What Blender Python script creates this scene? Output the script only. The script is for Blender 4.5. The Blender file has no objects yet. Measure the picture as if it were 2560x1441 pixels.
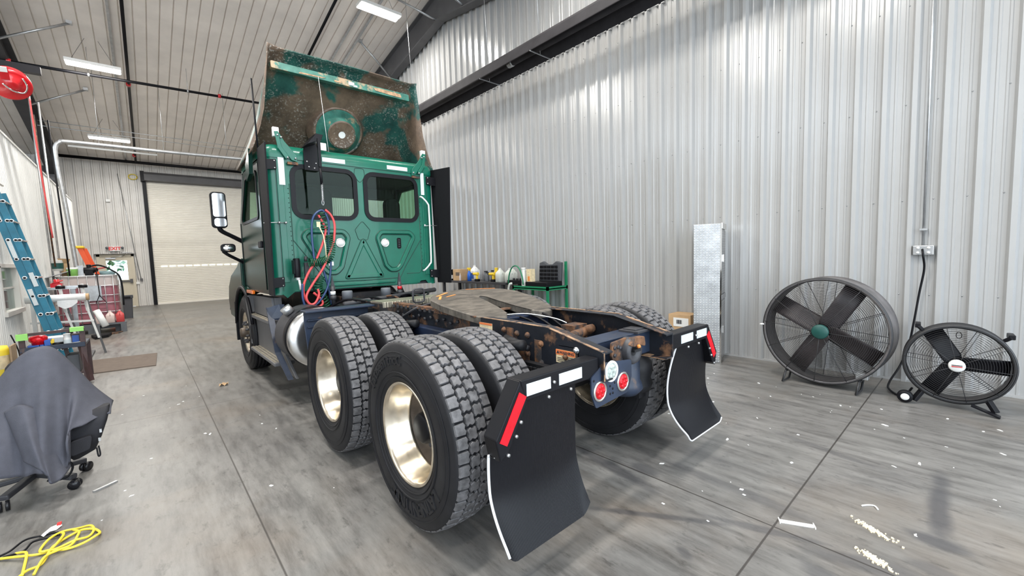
import bpy, bmesh, math, random
from mathutils import Vector, Matrix
random.seed(7)
C = bpy.context.scene.collection
PI = math.pi
S = bpy.context.scene
S.view_settings.view_transform = 'Standard'; S.view_settings.look = 'None'
S.view_settings.gamma = 1.0; S.view_settings.use_curve_mapping = False
S.view_settings.exposure = 0.38

# ------------------------------------------------------------ camera
F_PX, YAW, PITCH, ROLL, CAM_H = 1043.119, 0.72404, 0.076857, -0.031981, 1.52953
cam_d = bpy.data.cameras.new('camera'); cam = bpy.data.objects.new('camera', cam_d); C.objects.link(cam)
S.camera = cam
fw = Vector((math.sin(YAW)*math.cos(PITCH), math.cos(YAW)*math.cos(PITCH), -math.sin(PITCH)))
r0 = Vector((math.cos(YAW), -math.sin(YAW), 0)); u0 = r0.cross(fw)
rr = math.cos(ROLL)*r0 + math.sin(ROLL)*u0; uu = -math.sin(ROLL)*r0 + math.cos(ROLL)*u0
M = Matrix((rr, uu, -fw)).transposed().to_4x4(); M.translation = Vector((0, 0, CAM_H)); cam.matrix_world = M
cam_d.sensor_width = 36; cam_d.lens = F_PX*36/2560; cam_d.clip_start = 0.02; cam_d.clip_end = 200

# ------------------------------------------------------------ world and lamps
W = bpy.data.worlds.new('world'); S.world = W; W.use_nodes = True
bg = W.node_tree.nodes['Background']; bg.inputs[0].default_value = (0.80, 0.90, 1.0, 1); bg.inputs[1].default_value = 3.5

def area(name, loc, sx, sy, watts, col=(1, 0.97, 0.92), rot=(0, 0, 0)):
    l = bpy.data.lights.new(name, 'AREA'); l.shape = 'RECTANGLE'; l.size = sx; l.size_y = sy; l.energy = watts; l.color = col
    o = bpy.data.objects.new(name, l); C.objects.link(o); o.location = loc; o.rotation_euler = rot
    return o
# high-bay fixtures of the hall: the three in view, and unseen ones added for their light
FIX = [(-0.50, 14.68, 6.50), (-0.45, 18.9, 5.72), (4.69, 9.75, 7.44),
       (4.69, 4.4, 7.0), (4.69, 15.0, 6.5), (-0.5, 9.4, 7.4), (-0.5, 4.4, 7.0), (-0.5, -1.0, 6.2), (4.69, -1.0, 6.2), (2.1, 1.7, 6.6)]
for i, (x, y, z) in enumerate(FIX):
    area('high_bay_lamp', (x, y, z-0.09), 1.1, 0.32, (105, 105, 105, 45, 100, 250, 170, 70, 30, 175)[i], (1, 0.965, 0.91))

# ------------------------------------------------------------ materials
def new_mat(name):
    m = bpy.data.materials.new(name); m.use_nodes = True
    nt = m.node_tree; return m, nt, nt.nodes['Principled BSDF']
def nd(nt, t, **k):
    n = nt.nodes.new(t)
    for a, b in k.items(): setattr(n, a, b)
    return n
def noise(nt, scale, detail=4, rough=0.55, vec=None, mscale=None, rot=None):
    tc = nd(nt, 'ShaderNodeTexCoord'); mp = nd(nt, 'ShaderNodeMapping')
    nt.links.new(tc.outputs['Object'], mp.inputs[0])
    if mscale: mp.inputs['Scale'].default_value = mscale
    if rot: mp.inputs['Rotation'].default_value = rot
    n = nd(nt, 'ShaderNodeTexNoise'); n.inputs['Scale'].default_value = scale; n.inputs['Detail'].default_value = detail; n.inputs['Roughness'].default_value = rough
    nt.links.new(mp.outputs[0], n.inputs['Vector']); return n
def ramp(nt, fac, stops):
    r = nd(nt, 'ShaderNodeValToRGB'); e = r.color_ramp.elements
    while len(e) < len(stops): e.new(0.5)
    for i, (p, c) in enumerate(stops):
        e[i].position = p; e[i].color = c if len(c) == 4 else (*c, 1)
    nt.links.new(fac, r.inputs[0]); return r
def mixc(nt, fac, a, b, mode='MIX'):
    n = nd(nt, 'ShaderNodeMix', data_type='RGBA', blend_type=mode)
    for s, v in ((n.inputs[0], fac), (n.inputs[6], a), (n.inputs[7], b)):
        if hasattr(v, 'links'): nt.links.new(v, s)
        else: s.default_value = v if not isinstance(v, tuple) else (*v, 1)[:4]
    return n.outputs[2]
def bump(nt, b, h, strength=0.3, dist=0.01):
    n = nd(nt, 'ShaderNodeBump'); n.inputs['Strength'].default_value = strength; n.inputs['Distance'].default_value = dist
    nt.links.new(h, n.inputs['Height']); nt.links.new(n.outputs[0], b.inputs['Normal']); return n
def mat(name, col, rough=0.5, metal=0.0, var=0.0, vs=6, spec=None, bmp=0, bs=60, col2=None, c2lo=0.5, c2hi=0.62, c2s=4, coat=0, emit=None, es=1, mscale=None):
    """procedural material: base colour with noise variation, optional second colour in patches, optional bump"""
    m, nt, b = new_mat(name)
    b.inputs['Roughness'].default_value = rough; b.inputs['Metallic'].default_value = metal
    if spec is not None: b.inputs['Specular IOR Level'].default_value = spec
    if coat: b.inputs['Coat Weight'].default_value = coat; b.inputs['Coat Roughness'].default_value = 0.05
    c = None
    if var:
        n = noise(nt, vs, mscale=mscale)
        lo = tuple(max(0, x*(1-var)) for x in col); hi = tuple(min(1, x*(1+var)) for x in col)
        c = ramp(nt, n.outputs[0], [(0.3, lo), (0.7, hi)]).outputs[0]
    if col2:
        n2 = noise(nt, c2s, 6, 0.65, mscale=mscale)
        f = ramp(nt, n2.outputs[0], [(c2lo, (0, 0, 0)), (c2hi, (1, 1, 1))]).outputs[0]
        c = mixc(nt, f, c if c is not None else col, col2)
    if c is not None: nt.links.new(c, b.inputs['Base Color'])
    else: b.inputs['Base Color'].default_value = (*col, 1)
    if bmp:
        n3 = noise(nt, bs); bump(nt, b, n3.outputs[0], bmp, 0.005)
    if emit: b.inputs['Emission Color'].default_value = (*emit, 1); b.inputs['Emission Strength'].default_value = es
    return m
def glassy(name, tint, gloss=0.12, rough=0.02):
    m = bpy.data.materials.new(name); m.use_nodes = True; nt = m.node_tree
    for n in list(nt.nodes): nt.nodes.remove(n)
    o = nd(nt, 'ShaderNodeOutputMaterial'); mx = nd(nt, 'ShaderNodeMixShader'); t = nd(nt, 'ShaderNodeBsdfTransparent'); g = nd(nt, 'ShaderNodeBsdfGlossy')
    t.inputs[0].default_value = (*tint, 1); g.inputs['Roughness'].default_value = rough
    lw = nd(nt, 'ShaderNodeLayerWeight'); lw.inputs[0].default_value = gloss
    mp = nd(nt, 'ShaderNodeMapRange'); mp.inputs[3].default_value = gloss; mp.inputs[4].default_value = 0.8
    nt.links.new(lw.outputs['Fresnel'], mp.inputs[0]); nt.links.new(mp.outputs[0], mx.inputs[0])
    nt.links.new(t.outputs[0], mx.inputs[1]); nt.links.new(g.outputs[0], mx.inputs[2]); nt.links.new(mx.outputs[0], o.inputs[0])
    return m

def floor_material():
    m, nt, b = new_mat('polished_concrete')
    L = nt.links
    n1 = noise(nt, 0.9, 6, 0.6); base = ramp(nt, n1.outputs[0], [(0.3, (0.135, 0.130, 0.122)), (0.72, (0.225, 0.218, 0.205))]).outputs[0]
    n2 = noise(nt, 3.0, 10, 0.74, mscale=(3.4, 0.55, 1), rot=(0, 0, -0.22))   # squeegee streaks along the hall
    st = ramp(nt, n2.outputs[0], [(0.34, (0.38, 0.37, 0.37)), (0.52, (0.95, 0.95, 0.95)), (0.70, (1.35, 1.35, 1.35))]).outputs[0]
    c = mixc(nt, 0.80, base, st, 'MULTIPLY')
    n3 = noise(nt, 0.55, 5, 0.6); tan = ramp(nt, n3.outputs[0], [(0.50, (0, 0, 0)), (0.68, (1, 1, 1))]).outputs[0]
    c = mixc(nt, mixc(nt, 1.0, tan, (0.38, 0.38, 0.38), 'MULTIPLY'), c, (0.22, 0.165, 0.115))
    n4 = noise(nt, 9, 8, 0.7, mscale=(1.8, 0.8, 1)); sp = ramp(nt, n4.outputs[0], [(0.30, (0.40, 0.40, 0.40)), (0.44, (1, 1, 1))]).outputs[0]
    c = mixc(nt, 0.8, c, sp, 'MULTIPLY')
    tc = nd(nt, 'ShaderNodeTexCoord'); sx = nd(nt, 'ShaderNodeSeparateXYZ'); L.new(tc.outputs['Object'], sx.inputs[0])
    wob = noise(nt, 1.7, 5, 0.65)
    def math_(op, a, b_=None):
        n = nd(nt, 'ShaderNodeMath', operation=op)
        for i, v in enumerate((a, b_)):
            if v is None: continue
            if hasattr(v, 'links'): L.new(v, n.inputs[i])
            else: n.inputs[i].default_value = v
        return n.outputs[0]
    # tyre marks, oil spots and dried spills: each stain has a place, an angle and two half-widths
    ST = [(3.34, 0.115, 2, 0.40, 0.055, 0.72), (2.94, 0.11, 85, 0.13, 0.06, 0.65), (2.10, 1.24, -56, 0.42, 0.030, 0.6), (2.42, 0.75, -70, 0.35, 0.03, 0.5),
          (2.75, 1.25, 85, 0.7, 0.045, 0.35), (3.1, 1.7, 80, 0.6, 0.12, 0.3), (2.48, 0.35, 20, 0.07, 0.22, 0.5), (2.25, 0.42, 60, 0.16, 0.06, 0.5), (2.66, 0.08, 85, 0.10, 0.05, 0.45), (1.25, 3.0, 75, 0.45, 0.1, 0.4),
          (3.1, 2.2, 90, 0.45, 0.25, 0.35), (0.6, 5.2, 85, 1.6, 0.4, 0.2), (3.75, 0.75, 75, 0.5, 0.04, 0.3), (2.42, 1.75, 80, 0.35, 0.05, 0.55), (2.55, 1.55, 75, 0.10, 0.06, 0.5), (1.75, 1.55, 80, 0.06, 0.03, 0.5), (1.95, 0.95, 60, 0.05, 0.03, 0.5)]
    d = None
    for x, y, a, rx, ry, k in ST:
        vt = nd(nt, 'ShaderNodeMapping', vector_type='TEXTURE'); vt.inputs['Location'].default_value = (x, y, 0); vt.inputs['Rotation'].default_value = (0, 0, math.radians(a)); vt.inputs['Scale'].default_value = (rx, ry, 1)
        L.new(tc.outputs['Object'], vt.inputs[0])
        ln = nd(nt, 'ShaderNodeVectorMath', operation='LENGTH'); L.new(vt.outputs[0], ln.inputs[0])
        dd = math_('ADD', ln.outputs['Value'], math_('MULTIPLY', math_('SUBTRACT', wob.outputs[0], 0.5), 2.4))
        mr = nd(nt, 'ShaderNodeMapRange'); mr.interpolation_type = 'SMOOTHSTEP'; L.new(dd, mr.inputs[0]); mr.inputs[1].default_value = 0.5; mr.inputs[2].default_value = 1.35; mr.inputs[3].default_value = k; mr.inputs[4].default_value = 0
        d = mr.outputs[0] if d is None else math_('MAXIMUM', d, mr.outputs[0])
    c = mixc(nt, d, c, (0.045, 0.045, 0.052))
    # sawn control joints
    jf = None
    for ax, v in ((0, 2.49), (1, 0.712), (0, 0.42), (1, 5.6), (0, -1.3), (1, 10.6), (1, 15.8)):
        dist = math_('ABSOLUTE', math_('SUBTRACT', sx.outputs[ax], v))
        mr = nd(nt, 'ShaderNodeMapRange'); L.new(dist, mr.inputs[0]); mr.inputs[1].default_value = 0.0035 if v in (2.49, 0.712) else 0.002; mr.inputs[2].default_value = 0.007; mr.inputs[3].default_value = 0.85; mr.inputs[4].default_value = 0
        jf = mr.outputs[0] if jf is None else math_('MAXIMUM', jf, mr.outputs[0])
    c = mixc(nt, jf, c, (0.03, 0.025, 0.022))
    L.new(c, b.inputs['Base Color'])
    rg = ramp(nt, n2.outputs[0], [(0.3, (0.30, 0.30, 0.30)), (0.7, (0.46, 0.46, 0.46))]).outputs[0]
    L.new(rg, b.inputs['Roughness']); b.inputs['Specular IOR Level'].default_value = 0.55
    bump(nt, b, n4.outputs[0], 0.10, 0.004)
    return m

def fairing_material():
    m, nt, b = new_mat('weathered_green_fibreglass')
    n1 = noise(nt, 1.9, 4, 0.5); n2 = noise(nt, 40, 3, 0.6, mscale=(1, 1, 1)); n3 = noise(nt, 4.5, 7, 0.7)
    green = ramp(nt, n3.outputs[0], [(0.3, (0.010, 0.040, 0.036)), (0.7, (0.030, 0.12, 0.095))]).outputs[0]
    brown = ramp(nt, n3.outputs[0], [(0.3, (0.07, 0.048, 0.034)), (0.7, (0.20, 0.135, 0.092))]).outputs[0]
    f = ramp(nt, n1.outputs[0], [(0.43, (0, 0, 0)), (0.48, (1, 1, 1))]).outputs[0]
    c = mixc(nt, f, green, brown)
    fl = ramp(nt, n2.outputs[0], [(0.55, (0, 0, 0)), (0.68, (1, 1, 1))]).outputs[0]
    n5 = noise(nt, 2.6, 3, 0.5, mscale=(1.3, 1, 0.8)); g = ramp(nt, n5.outputs[0], [(0.42, (0, 0, 0)), (0.58, (0.75, 0.75, 0.75))]).outputs[0]
    c = mixc(nt, mixc(nt, 1.0, fl, g, 'MULTIPLY'), c, (0.46, 0.43, 0.38))
    nt.links.new(c, b.inputs['Base Color']); b.inputs['Roughness'].default_value = 0.42
    bump(nt, b, n2.outputs[0], 0.25, 0.004)
    return m

def diamond_plate(name, scale, col, axes='yz'):
    """raised lozenge treads in a staggered grid, as bump on a metal"""
    m, nt, b = new_mat(name); L = nt.links
    b.inputs['Metallic'].default_value = 0.85; b.inputs['Roughness'].default_value = 0.36
    tc = nd(nt, 'ShaderNodeTexCoord'); s = nd(nt, 'ShaderNodeSeparateXYZ'); L.new(tc.outputs['Object'], s.inputs[0])
    def mt(op, a, b_=None):
        n = nd(nt, 'ShaderNodeMath', operation=op)
        for i, v in enumerate((a, b_)):
            if v is None: continue
            if hasattr(v, 'links'): L.new(v, n.inputs[i])
            else: n.inputs[i].default_value = v
        return n.outputs[0]
    i0, i1 = ['xyz'.index(a) for a in axes]
    u = mt('MULTIPLY', s.outputs[i0], scale); v = mt('MULTIPLY', s.outputs[i1], scale)
    cu = mt('FLOOR', u); cv = mt('FLOOR', v); par = mt('MODULO', mt('ABSOLUTE', mt('ADD', cu, cv)), 2.0)
    sg = mt('SUBTRACT', mt('MULTIPLY', par, 2.0), 1.0)
    fu = mt('SUBTRACT', mt('SUBTRACT', u, cu), 0.5); fv = mt('SUBTRACT', mt('SUBTRACT', v, cv), 0.5)
    a = mt('ADD', fu, mt('MULTIPLY', fv, sg)); bb = mt('SUBTRACT', fu, mt('MULTIPLY', fv, sg))
    e = mt('ADD', mt('POWER', mt('DIVIDE', a, 0.62), 2.0), mt('POWER', mt('DIVIDE', bb, 0.22), 2.0))
    mr = nd(nt, 'ShaderNodeMapRange'); L.new(e, mr.inputs[0]); mr.inputs[1].default_value = 0.4; mr.inputs[2].default_value = 1.2; mr.inputs[3].default_value = 1; mr.inputs[4].default_value = 0
    n = noise(nt, 5, 5, 0.6); cc = ramp(nt, n.outputs[0], [(0.3, tuple(x*0.62 for x in col)), (0.7, col)]).outputs[0]
    dark = mixc(nt, 1.0, cc, (0.55, 0.55, 0.56), 'MULTIPLY')
    L.new(mixc(nt, mr.outputs[0], dark, cc), b.inputs['Base Color'])
    bump(nt, b, mr.outputs[0], 0.9, 0.004)
    return m

MT = {}
def M_(name, *a, **k): MT[name] = mat(name, *a, **k); return MT[name]
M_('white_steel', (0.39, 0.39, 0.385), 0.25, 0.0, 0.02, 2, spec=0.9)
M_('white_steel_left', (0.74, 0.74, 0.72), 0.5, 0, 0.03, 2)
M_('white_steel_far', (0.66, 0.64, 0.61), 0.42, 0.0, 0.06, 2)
M_('ceiling_steel', (0.86, 0.80, 0.74), 0.42, 0.0, 0.08, 1.5)
M_('shutter', (0.84, 0.80, 0.72), 0.5, 0, 0.03, 3)
M_('grey_steel', (0.10, 0.10, 0.105), 0.55, 0, 0.12, 3)
M_('dark_steel', (0.035, 0.035, 0.04), 0.5, 0, 0.2, 5)
M_('black', (0.006, 0.006, 0.008), 0.42, spec=0.2)
M_('black_matte', (0.010, 0.010, 0.012), 0.8, spec=0.2)
M_('black_gloss', (0.010, 0.010, 0.012), 0.22, spec=0.35)
M_('galvanised', (0.50, 0.51, 0.52), 0.35, 0.8, 0.15, 12)
M_('chrome', (0.85, 0.85, 0.85), 0.08, 1.0)
M_('aluminium', (0.72, 0.71, 0.69), 0.25, 1.0, 0.1, 8)
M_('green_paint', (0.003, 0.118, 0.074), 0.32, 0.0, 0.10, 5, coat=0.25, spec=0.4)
M_('green_dark', (0.006, 0.030, 0.022), 0.22, 0.0, 0.1, 5, spec=0.2)  # darker copy of the cab green, dim side reflections put into the colour
M_('green_seam', (0.003, 0.04, 0.028), 0.4)
MT['fairing'] = fairing_material()
MT['dull_green'] = mat('dull_green', (0.04, 0.17, 0.13), 0.4, 0, 0.35, 9, col2=(0.42, 0.30, 0.18), c2lo=0.58, c2hi=0.66, c2s=5, bmp=0.2, bs=40)
M_('rail_paint', (0.012, 0.014, 0.019), 0.42, 0.0, 0.3, 6, spec=0.35, col2=(0.17, 0.090, 0.050), c2lo=0.54, c2hi=0.66, c2s=7, bmp=0.25, bs=50)
M_('worn_edge', (0.30, 0.185, 0.11), 0.6, 0.1, 0.4, 14, col2=(0.03, 0.03, 0.035), c2lo=0.5, c2hi=0.6, c2s=11)
M_('navy_paint', (0.012, 0.020, 0.045), 0.35, 0.0, 0.4, 4, bmp=0.1, bs=30)
M_('navy_worn', (0.016, 0.026, 0.050), 0.45, 0.0, 0.35, 6, col2=(0.13, 0.075, 0.045), c2lo=0.60, c2hi=0.70, c2s=7)
M_('rust', (0.16, 0.075, 0.035), 0.75, 0.1, 0.5, 18, col2=(0.03, 0.028, 0.03), c2lo=0.45, c2hi=0.6, c2s=12, bmp=0.6, bs=60)
M_('rust_light', (0.42, 0.27, 0.16), 0.75, 0.1, 0.4, 20, bmp=0.3)
M_('greasy_iron', (0.115, 0.100, 0.082), 0.6, 0.2, 0.4, 8, col2=(0.045, 0.04, 0.034), c2lo=0.48, c2hi=0.70, c2s=5, bmp=0.5, bs=35, mscale=(1, 3, 1))
M_('orange_mark', (0.75, 0.26, 0.06), 0.7, 0, 0.2, 30)
M_('axle_black', (0.012, 0.012, 0.014), 0.55, 0, 0.4, 9, bmp=0.3, spec=0.3, col2=(0.05, 0.03, 0.02), c2lo=0.58, c2hi=0.7, c2s=8)
M_('rubber', (0.014, 0.014, 0.016), 0.55, 0, 0.25, 7, spec=0.3, bmp=0.08, bs=80)
M_('rubber_groove', (0.008, 0.008, 0.009), 0.85)
M_('tread', (0.115, 0.112, 0.115), 0.50, 0, 0.45, 25, spec=0.4, bmp=0.25, bs=120)
M_('rim_metal', (0.72, 0.64, 0.52), 0.22, 0.95, 0.35, 7)
M_('rim_dark', (0.11, 0.085, 0.065), 0.5, 0.5, 0.4, 9)
M_('heater_dark', (0.035, 0.033, 0.036), 0.75, 0, 0.2, 4, spec=0.15)
M_('flap_rubber', (0.012, 0.012, 0.014), 0.34, 0, 0.3, 3)
M_('white_trim', (0.75, 0.76, 0.78), 0.35)
M_('reflector_white', (0.60, 0.66, 0.68), 0.35, 0, 0.06, 60)
M_('reflector_red', (0.66, 0.008, 0.018), 0.4, 0, 0.25, 60, spec=0.3)
M_('lens_red', (0.62, 0.006, 0.014), 0.2, 0, 0.45, 55, spec=0.4)
M_('lens_clear', (0.42, 0.48, 0.44), 0.15, 0, 0.4, 50, spec=0.5)
M_('amber', (0.75, 0.16, 0.01), 0.2, coat=0.6)
M_('white_paint', (0.80, 0.80, 0.78), 0.4)
M_('white_plastic', (0.78, 0.78, 0.76), 0.35)
M_('label_cream', (0.72, 0.60, 0.38), 0.6, 0, 0.2, 20, col2=(0.45, 0.28, 0.12), c2lo=0.6, c2hi=0.7)
M_('label_orange', (0.75, 0.20, 0.06), 0.5)
M_('ink', (0.03, 0.03, 0.035), 0.6)
M_('exit_red', (0.80, 0.03, 0.03), 0.4)
M_('red_paint', (0.55, 0.012, 0.018), 0.25, 0, 0.1, 6, coat=0.5)
M_('red_hose', (0.62, 0.07, 0.07), 0.4)
M_('blue_hose', (0.018, 0.045, 0.13), 0.35)
M_('coil_green', (0.006, 0.07, 0.03), 0.25)
M_('ladder_blue', (0.018, 0.17, 0.27), 0.45, 0, 0.25, 5)
M_('ladder_orange', (0.78, 0.10, 0.02), 0.4)
M_('yellow', (0.80, 0.55, 0.03), 0.45)
M_('cord_yellow', (0.80, 0.62, 0.05), 0.5)
M_('blue_plastic', (0.02, 0.10, 0.42), 0.35)
M_('blue_fluid', (0.02, 0.12, 0.55), 0.2)
M_('lime_tape', (0.30, 0.68, 0.16), 0.5)
M_('cardboard', (0.50, 0.33, 0.18), 0.8, 0, 0.12, 6)
M_('jug', (0.70, 0.72, 0.66), 0.35, 0, 0.05, 8)
M_('jug_pink', (0.75, 0.60, 0.56), 0.35)
M_('tote_tank', (0.58, 0.50, 0.48), 0.3)
M_('tote_fluid', (0.36, 0.12, 0.15), 0.3, 0, 0.1, 4)
M_('grey_plastic', (0.12, 0.13, 0.145), 0.5)
M_('bin_grey', (0.07, 0.075, 0.085), 0.5)
M_('slate_fabric', (0.068, 0.070, 0.088), 0.85, 0, 0.12, 14, bmp=0.4, bs=220)
M_('black_fabric', (0.012, 0.012, 0.016), 0.75, 0, 0.3, 12, bmp=0.3, bs=150)
M_('door_cream', (0.62, 0.56, 0.44), 0.45)
M_('brown_steel', (0.06, 0.032, 0.032), 0.5, 0, 0.3, 8)
M_('wood', (0.34, 0.24, 0.15), 0.6, 0, 0.25, 4, mscale=(1, 8, 1))
M_('mat_brown', (0.13, 0.10, 0.08), 0.85, 0, 0.12, 10)
M_('fan_blade', (0.035, 0.028, 0.030), 0.5, 0, 0.3, 5)
M_('fan_drum', (0.16, 0.15, 0.15), 0.45, 0.3, 0.3, 5)
M_('fan_ring', (0.030, 0.030, 0.032), 0.5)
M_('fan_drum_in', (0.05, 0.045, 0.045), 0.6)
M_('hub_green', (0.01, 0.07, 0.06), 0.4)
M_('tool_green', (0.01, 0.20, 0.09), 0.4)
M_('sawdust', (0.75, 0.66, 0.48), 0.9)
M_('interior_dark', (0.025, 0.025, 0.028), 0.7)
M_('seat_grey', (0.012, 0.012, 0.014), 0.9, spec=0.1)
M_('lamp_face', (1, 1, 1), 0.5, emit=(1, 0.97, 0.90), es=16)
M_('window_light', (0.9, 0.95, 0.97), 0.4, emit=(0.62, 0.92, 0.95), es=1.6)
M_('slot_light', (0.9, 0.95, 0.9), 0.4, emit=(0.95, 1.0, 0.92), es=1.5)
MT['tool_box_plate'] = diamond_plate('tool_box_plate', 30, (0.80, 0.80, 0.78), 'yz')
MT['tool_box_front'] = diamond_plate('tool_box_front', 30, (0.86, 0.86, 0.86), 'xz')
MT['deck_plate'] = diamond_plate('deck_tread', 26, (0.95, 0.86, 0.66), 'xy')
MT['floor'] = floor_material()
MT['glass_dark'] = glassy('tinted_glass', (0.72, 0.86, 0.76), 0.012)
MT['glass_clear'] = glassy('clear_glass', (0.85, 0.92, 0.90), 0.06)
MT['plastic_film'] = mat('plastic_film', (0.80, 0.80, 0.80), 0.25, 0, 0.05, 30, bmp=0.3, bs=40)

# ------------------------------------------------------------ mesh builder
class MB:
    def __init__(s): s.v = []; s.f = []; s.m = []; s.sm = []
    def add(s, vs, fs, mi=0, smooth=False):
        o = len(s.v); s.v += [tuple(v) for v in vs]
        for f in fs: s.f.append([o+i for i in f]); s.m.append(mi); s.sm.append(smooth)
        return s
    def box(s, x0, x1, y0, y1, z0, z1, mi=0):
        v = [(x, y, z) for z in (z0, z1) for y in (y0, y1) for x in (x0, x1)]
        return s.add(v, [(0, 2, 3, 1), (4, 5, 7, 6), (0, 1, 5, 4), (2, 6, 7, 3), (0, 4, 6, 2), (1, 3, 7, 5)], mi)
    def bar(s, p0, p1, w, h, up=(0, 0, 1), mi=0):
        p0, p1 = Vector(p0), Vector(p1); d = (p1-p0).normalized(); u = Vector(up); sd = d.cross(u)
        if sd.length < 1e-4: sd = d.cross(Vector((1, 0, 0)))
        sd.normalize(); u = sd.cross(d)
        v = [p + sd*a*w/2 + u*b*h/2 for p in (p0, p1) for a, b in ((-1, -1), (1, -1), (1, 1), (-1, 1))]
        return s.add(v, [(3, 2, 1, 0), (4, 5, 6, 7), (0, 1, 5, 4), (1, 2, 6, 5), (2, 3, 7, 6), (3, 0, 4, 7)], mi)
    def tube(s, pts, r, n=8, mi=0, closed=False, caps=True, r2=None):
        pts = [Vector(p) for p in pts]; k = len(pts); rings = []; prev = None
        for i, p in enumerate(pts):
            if closed: t = pts[(i+1) % k]-pts[i-1]
            else: t = pts[min(i+1, k-1)]-pts[max(i-1, 0)]
            t.normalize()
            if prev is None:
                a = Vector((0, 0, 1)) if abs(t.z) < 0.9 else Vector((1, 0, 0)); u = t.cross(a).normalized()
            else:
                u = prev - t*prev.dot(t)
                if u.length < 1e-5: u = t.cross(Vector((0, 0, 1)))
                u.normalize()
            prev = u; w = t.cross(u)
            ri = r if r2 is None else r+(r2-r)*i/(k-1)
            rings.append([p+(u*math.cos(2*PI*j/n)+w*math.sin(2*PI*j/n))*ri for j in range(n)])
        v = [q for R in rings for q in R]; f = []
        for i in range(k if closed else k-1):
            a = i*n; b = ((i+1) % k)*n
            for j in range(n): f.append((a+j, a+(j+1) % n, b+(j+1) % n, b+j))
        if caps and not closed:
            f.append(tuple(range(n))[::-1]); f.append(tuple((k-1)*n+j for j in range(n)))
        return s.add(v, f, mi, True)
    def cyl(s, p0, p1, r, n=20, mi=0, r2=None): return s.tube([p0, p1], r, n, mi, r2=r2)
    def lathe(s, prof, o=(0, 0, 0), axis='z', n=32, mi=0, a0=0, a1=2*PI):
        """prof = [(radius, height along the axis)]"""
        full = abs(a1-a0-2*PI) < 1e-6; m = n if full else n+1; v = []; f = []
        for r, h in prof:
            for j in range(m):
                a = a0+(a1-a0)*j/n; x, y = r*math.cos(a), r*math.sin(a)
                q = {'z': (x, y, h), 'x': (h, x, y), 'y': (y, h, x)}[axis]
                v.append((q[0]+o[0], q[1]+o[1], q[2]+o[2]))
        for i in range(len(prof)-1):
            for j in range(n):
                f.append((i*m+j, i*m+(j+1) % m, (i+1)*m+(j+1) % m, (i+1)*m+j))
        return s.add(v, f, mi, True)
    def prism(s, poly, ax, d0, d1, mi=0):
        """polygon in the two other axes (cyclic order kept x,y,z without ax) pushed along axis ax"""
        def P(a, b, d): return {'x': (d, a, b), 'y': (a, d, b), 'z': (a, b, d)}[ax]
        n = len(poly); v = [P(a, b, d0) for a, b in poly]+[P(a, b, d1) for a, b in poly]
        f = [tuple(range(n))[::-1], tuple(range(n, 2*n))]+[(i, (i+1) % n, n+(i+1) % n, n+i) for i in range(n)]
        return s.add(v, f, mi)
    def grid(s, rows, mi=0, smooth=True, closeu=False):
        n = len(rows[0]); v = [p for R in rows for p in R]; f = []
        for i in range(len(rows)-1):
            for j in range(n if closeu else n-1):
                f.append((i*n+j, i*n+(j+1) % n, (i+1)*n+(j+1) % n, (i+1)*n+j))
        return s.add(v, f, mi, smooth)
    def sphere(s, c, r, n=12, sx=1, sy=1, sz=1, mi=0):
        prof = []; rows = []
        for i in range(n+1):
            t = PI*i/n; rows.append([(c[0]+sx*r*math.sin(t)*math.cos(2*PI*j/(2*n)), c[1]+sy*r*math.sin(t)*math.sin(2*PI*j/(2*n)), c[2]+sz*r*math.cos(t)) for j in range(2*n)])
        return s.grid(rows, mi, True, True)
    def holed(s, outer, holes, ax, d0, d1, mi=0):
        bm = bmesh.new()
        def P(a, b, d): return {'x': (d, a, b), 'y': (a, d, b), 'z': (a, b, d)}[ax]
        ed = []; loops = []
        for lp in [outer]+holes:
            vs = [bm.verts.new(P(a, b, d0)) for a, b in lp]; loops.append(vs)
            ed += [bm.edges.new((vs[i], vs[(i+1) % len(vs)])) for i in range(len(vs))]
        bmesh.ops.triangle_fill(bm, use_beauty=True, use_dissolve=False, edges=ed)
        bm.verts.index_update(); n = len(bm.verts)
        v = [tuple(q.co) for q in bm.verts]; dv = {'x': (d1-d0, 0, 0), 'y': (0, d1-d0, 0), 'z': (0, 0, d1-d0)}[ax]
        f = [[q.index for q in fc.verts] for fc in bm.faces]
        v2 = [(a[0]+dv[0], a[1]+dv[1], a[2]+dv[2]) for a in v]
        sides = []
        for vs in loops:
            for i in range(len(vs)): a, b = vs[i].index, vs[(i+1) % len(vs)].index; sides.append((a, b, n+b, n+a))
        bm.free()
        return s.add(v+v2, f+[[n+i for i in g][::-1] for g in f]+sides, mi)
    def xform(s, mtx, i0=0):
        s.v[i0:] = [tuple(mtx @ Vector(p)) for p in s.v[i0:]]; return s
    def build(s, name, mats, parent=None, at=None, bevel=0, seg=2, recalc=True):
        off = Vector(at) if at is not None else (Vector(parent['_o']) if parent is not None and '_o' in parent else Vector((0, 0, 0)))
        me = bpy.data.meshes.new(name); me.from_pydata([tuple(Vector(p)-off) for p in s.v], [], s.f)
        if not isinstance(mats, (list, tuple)): mats = [mats]
        for m in mats: me.materials.append(MT[m] if isinstance(m, str) else m)
        for i, p in enumerate(me.polygons): p.material_index = min(s.m[i], len(mats)-1); p.use_smooth = s.sm[i]
        if recalc or bevel:
            bm = bmesh.new(); bm.from_mesh(me)
            bmesh.ops.recalc_face_normals(bm, faces=bm.faces)
            bm.to_mesh(me); bm.free()
        o = bpy.data.objects.new(name, me); C.objects.link(o)
        if parent is not None: o.parent = parent; o['_o'] = off
        else: o.location = off; o['_o'] = off
        if bevel:
            b = o.modifiers.new('bevel', 'BEVEL'); b.width = bevel; b.segments = seg; b.limit_method = 'ANGLE'; b.angle_limit = 0.6
        return o
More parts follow.
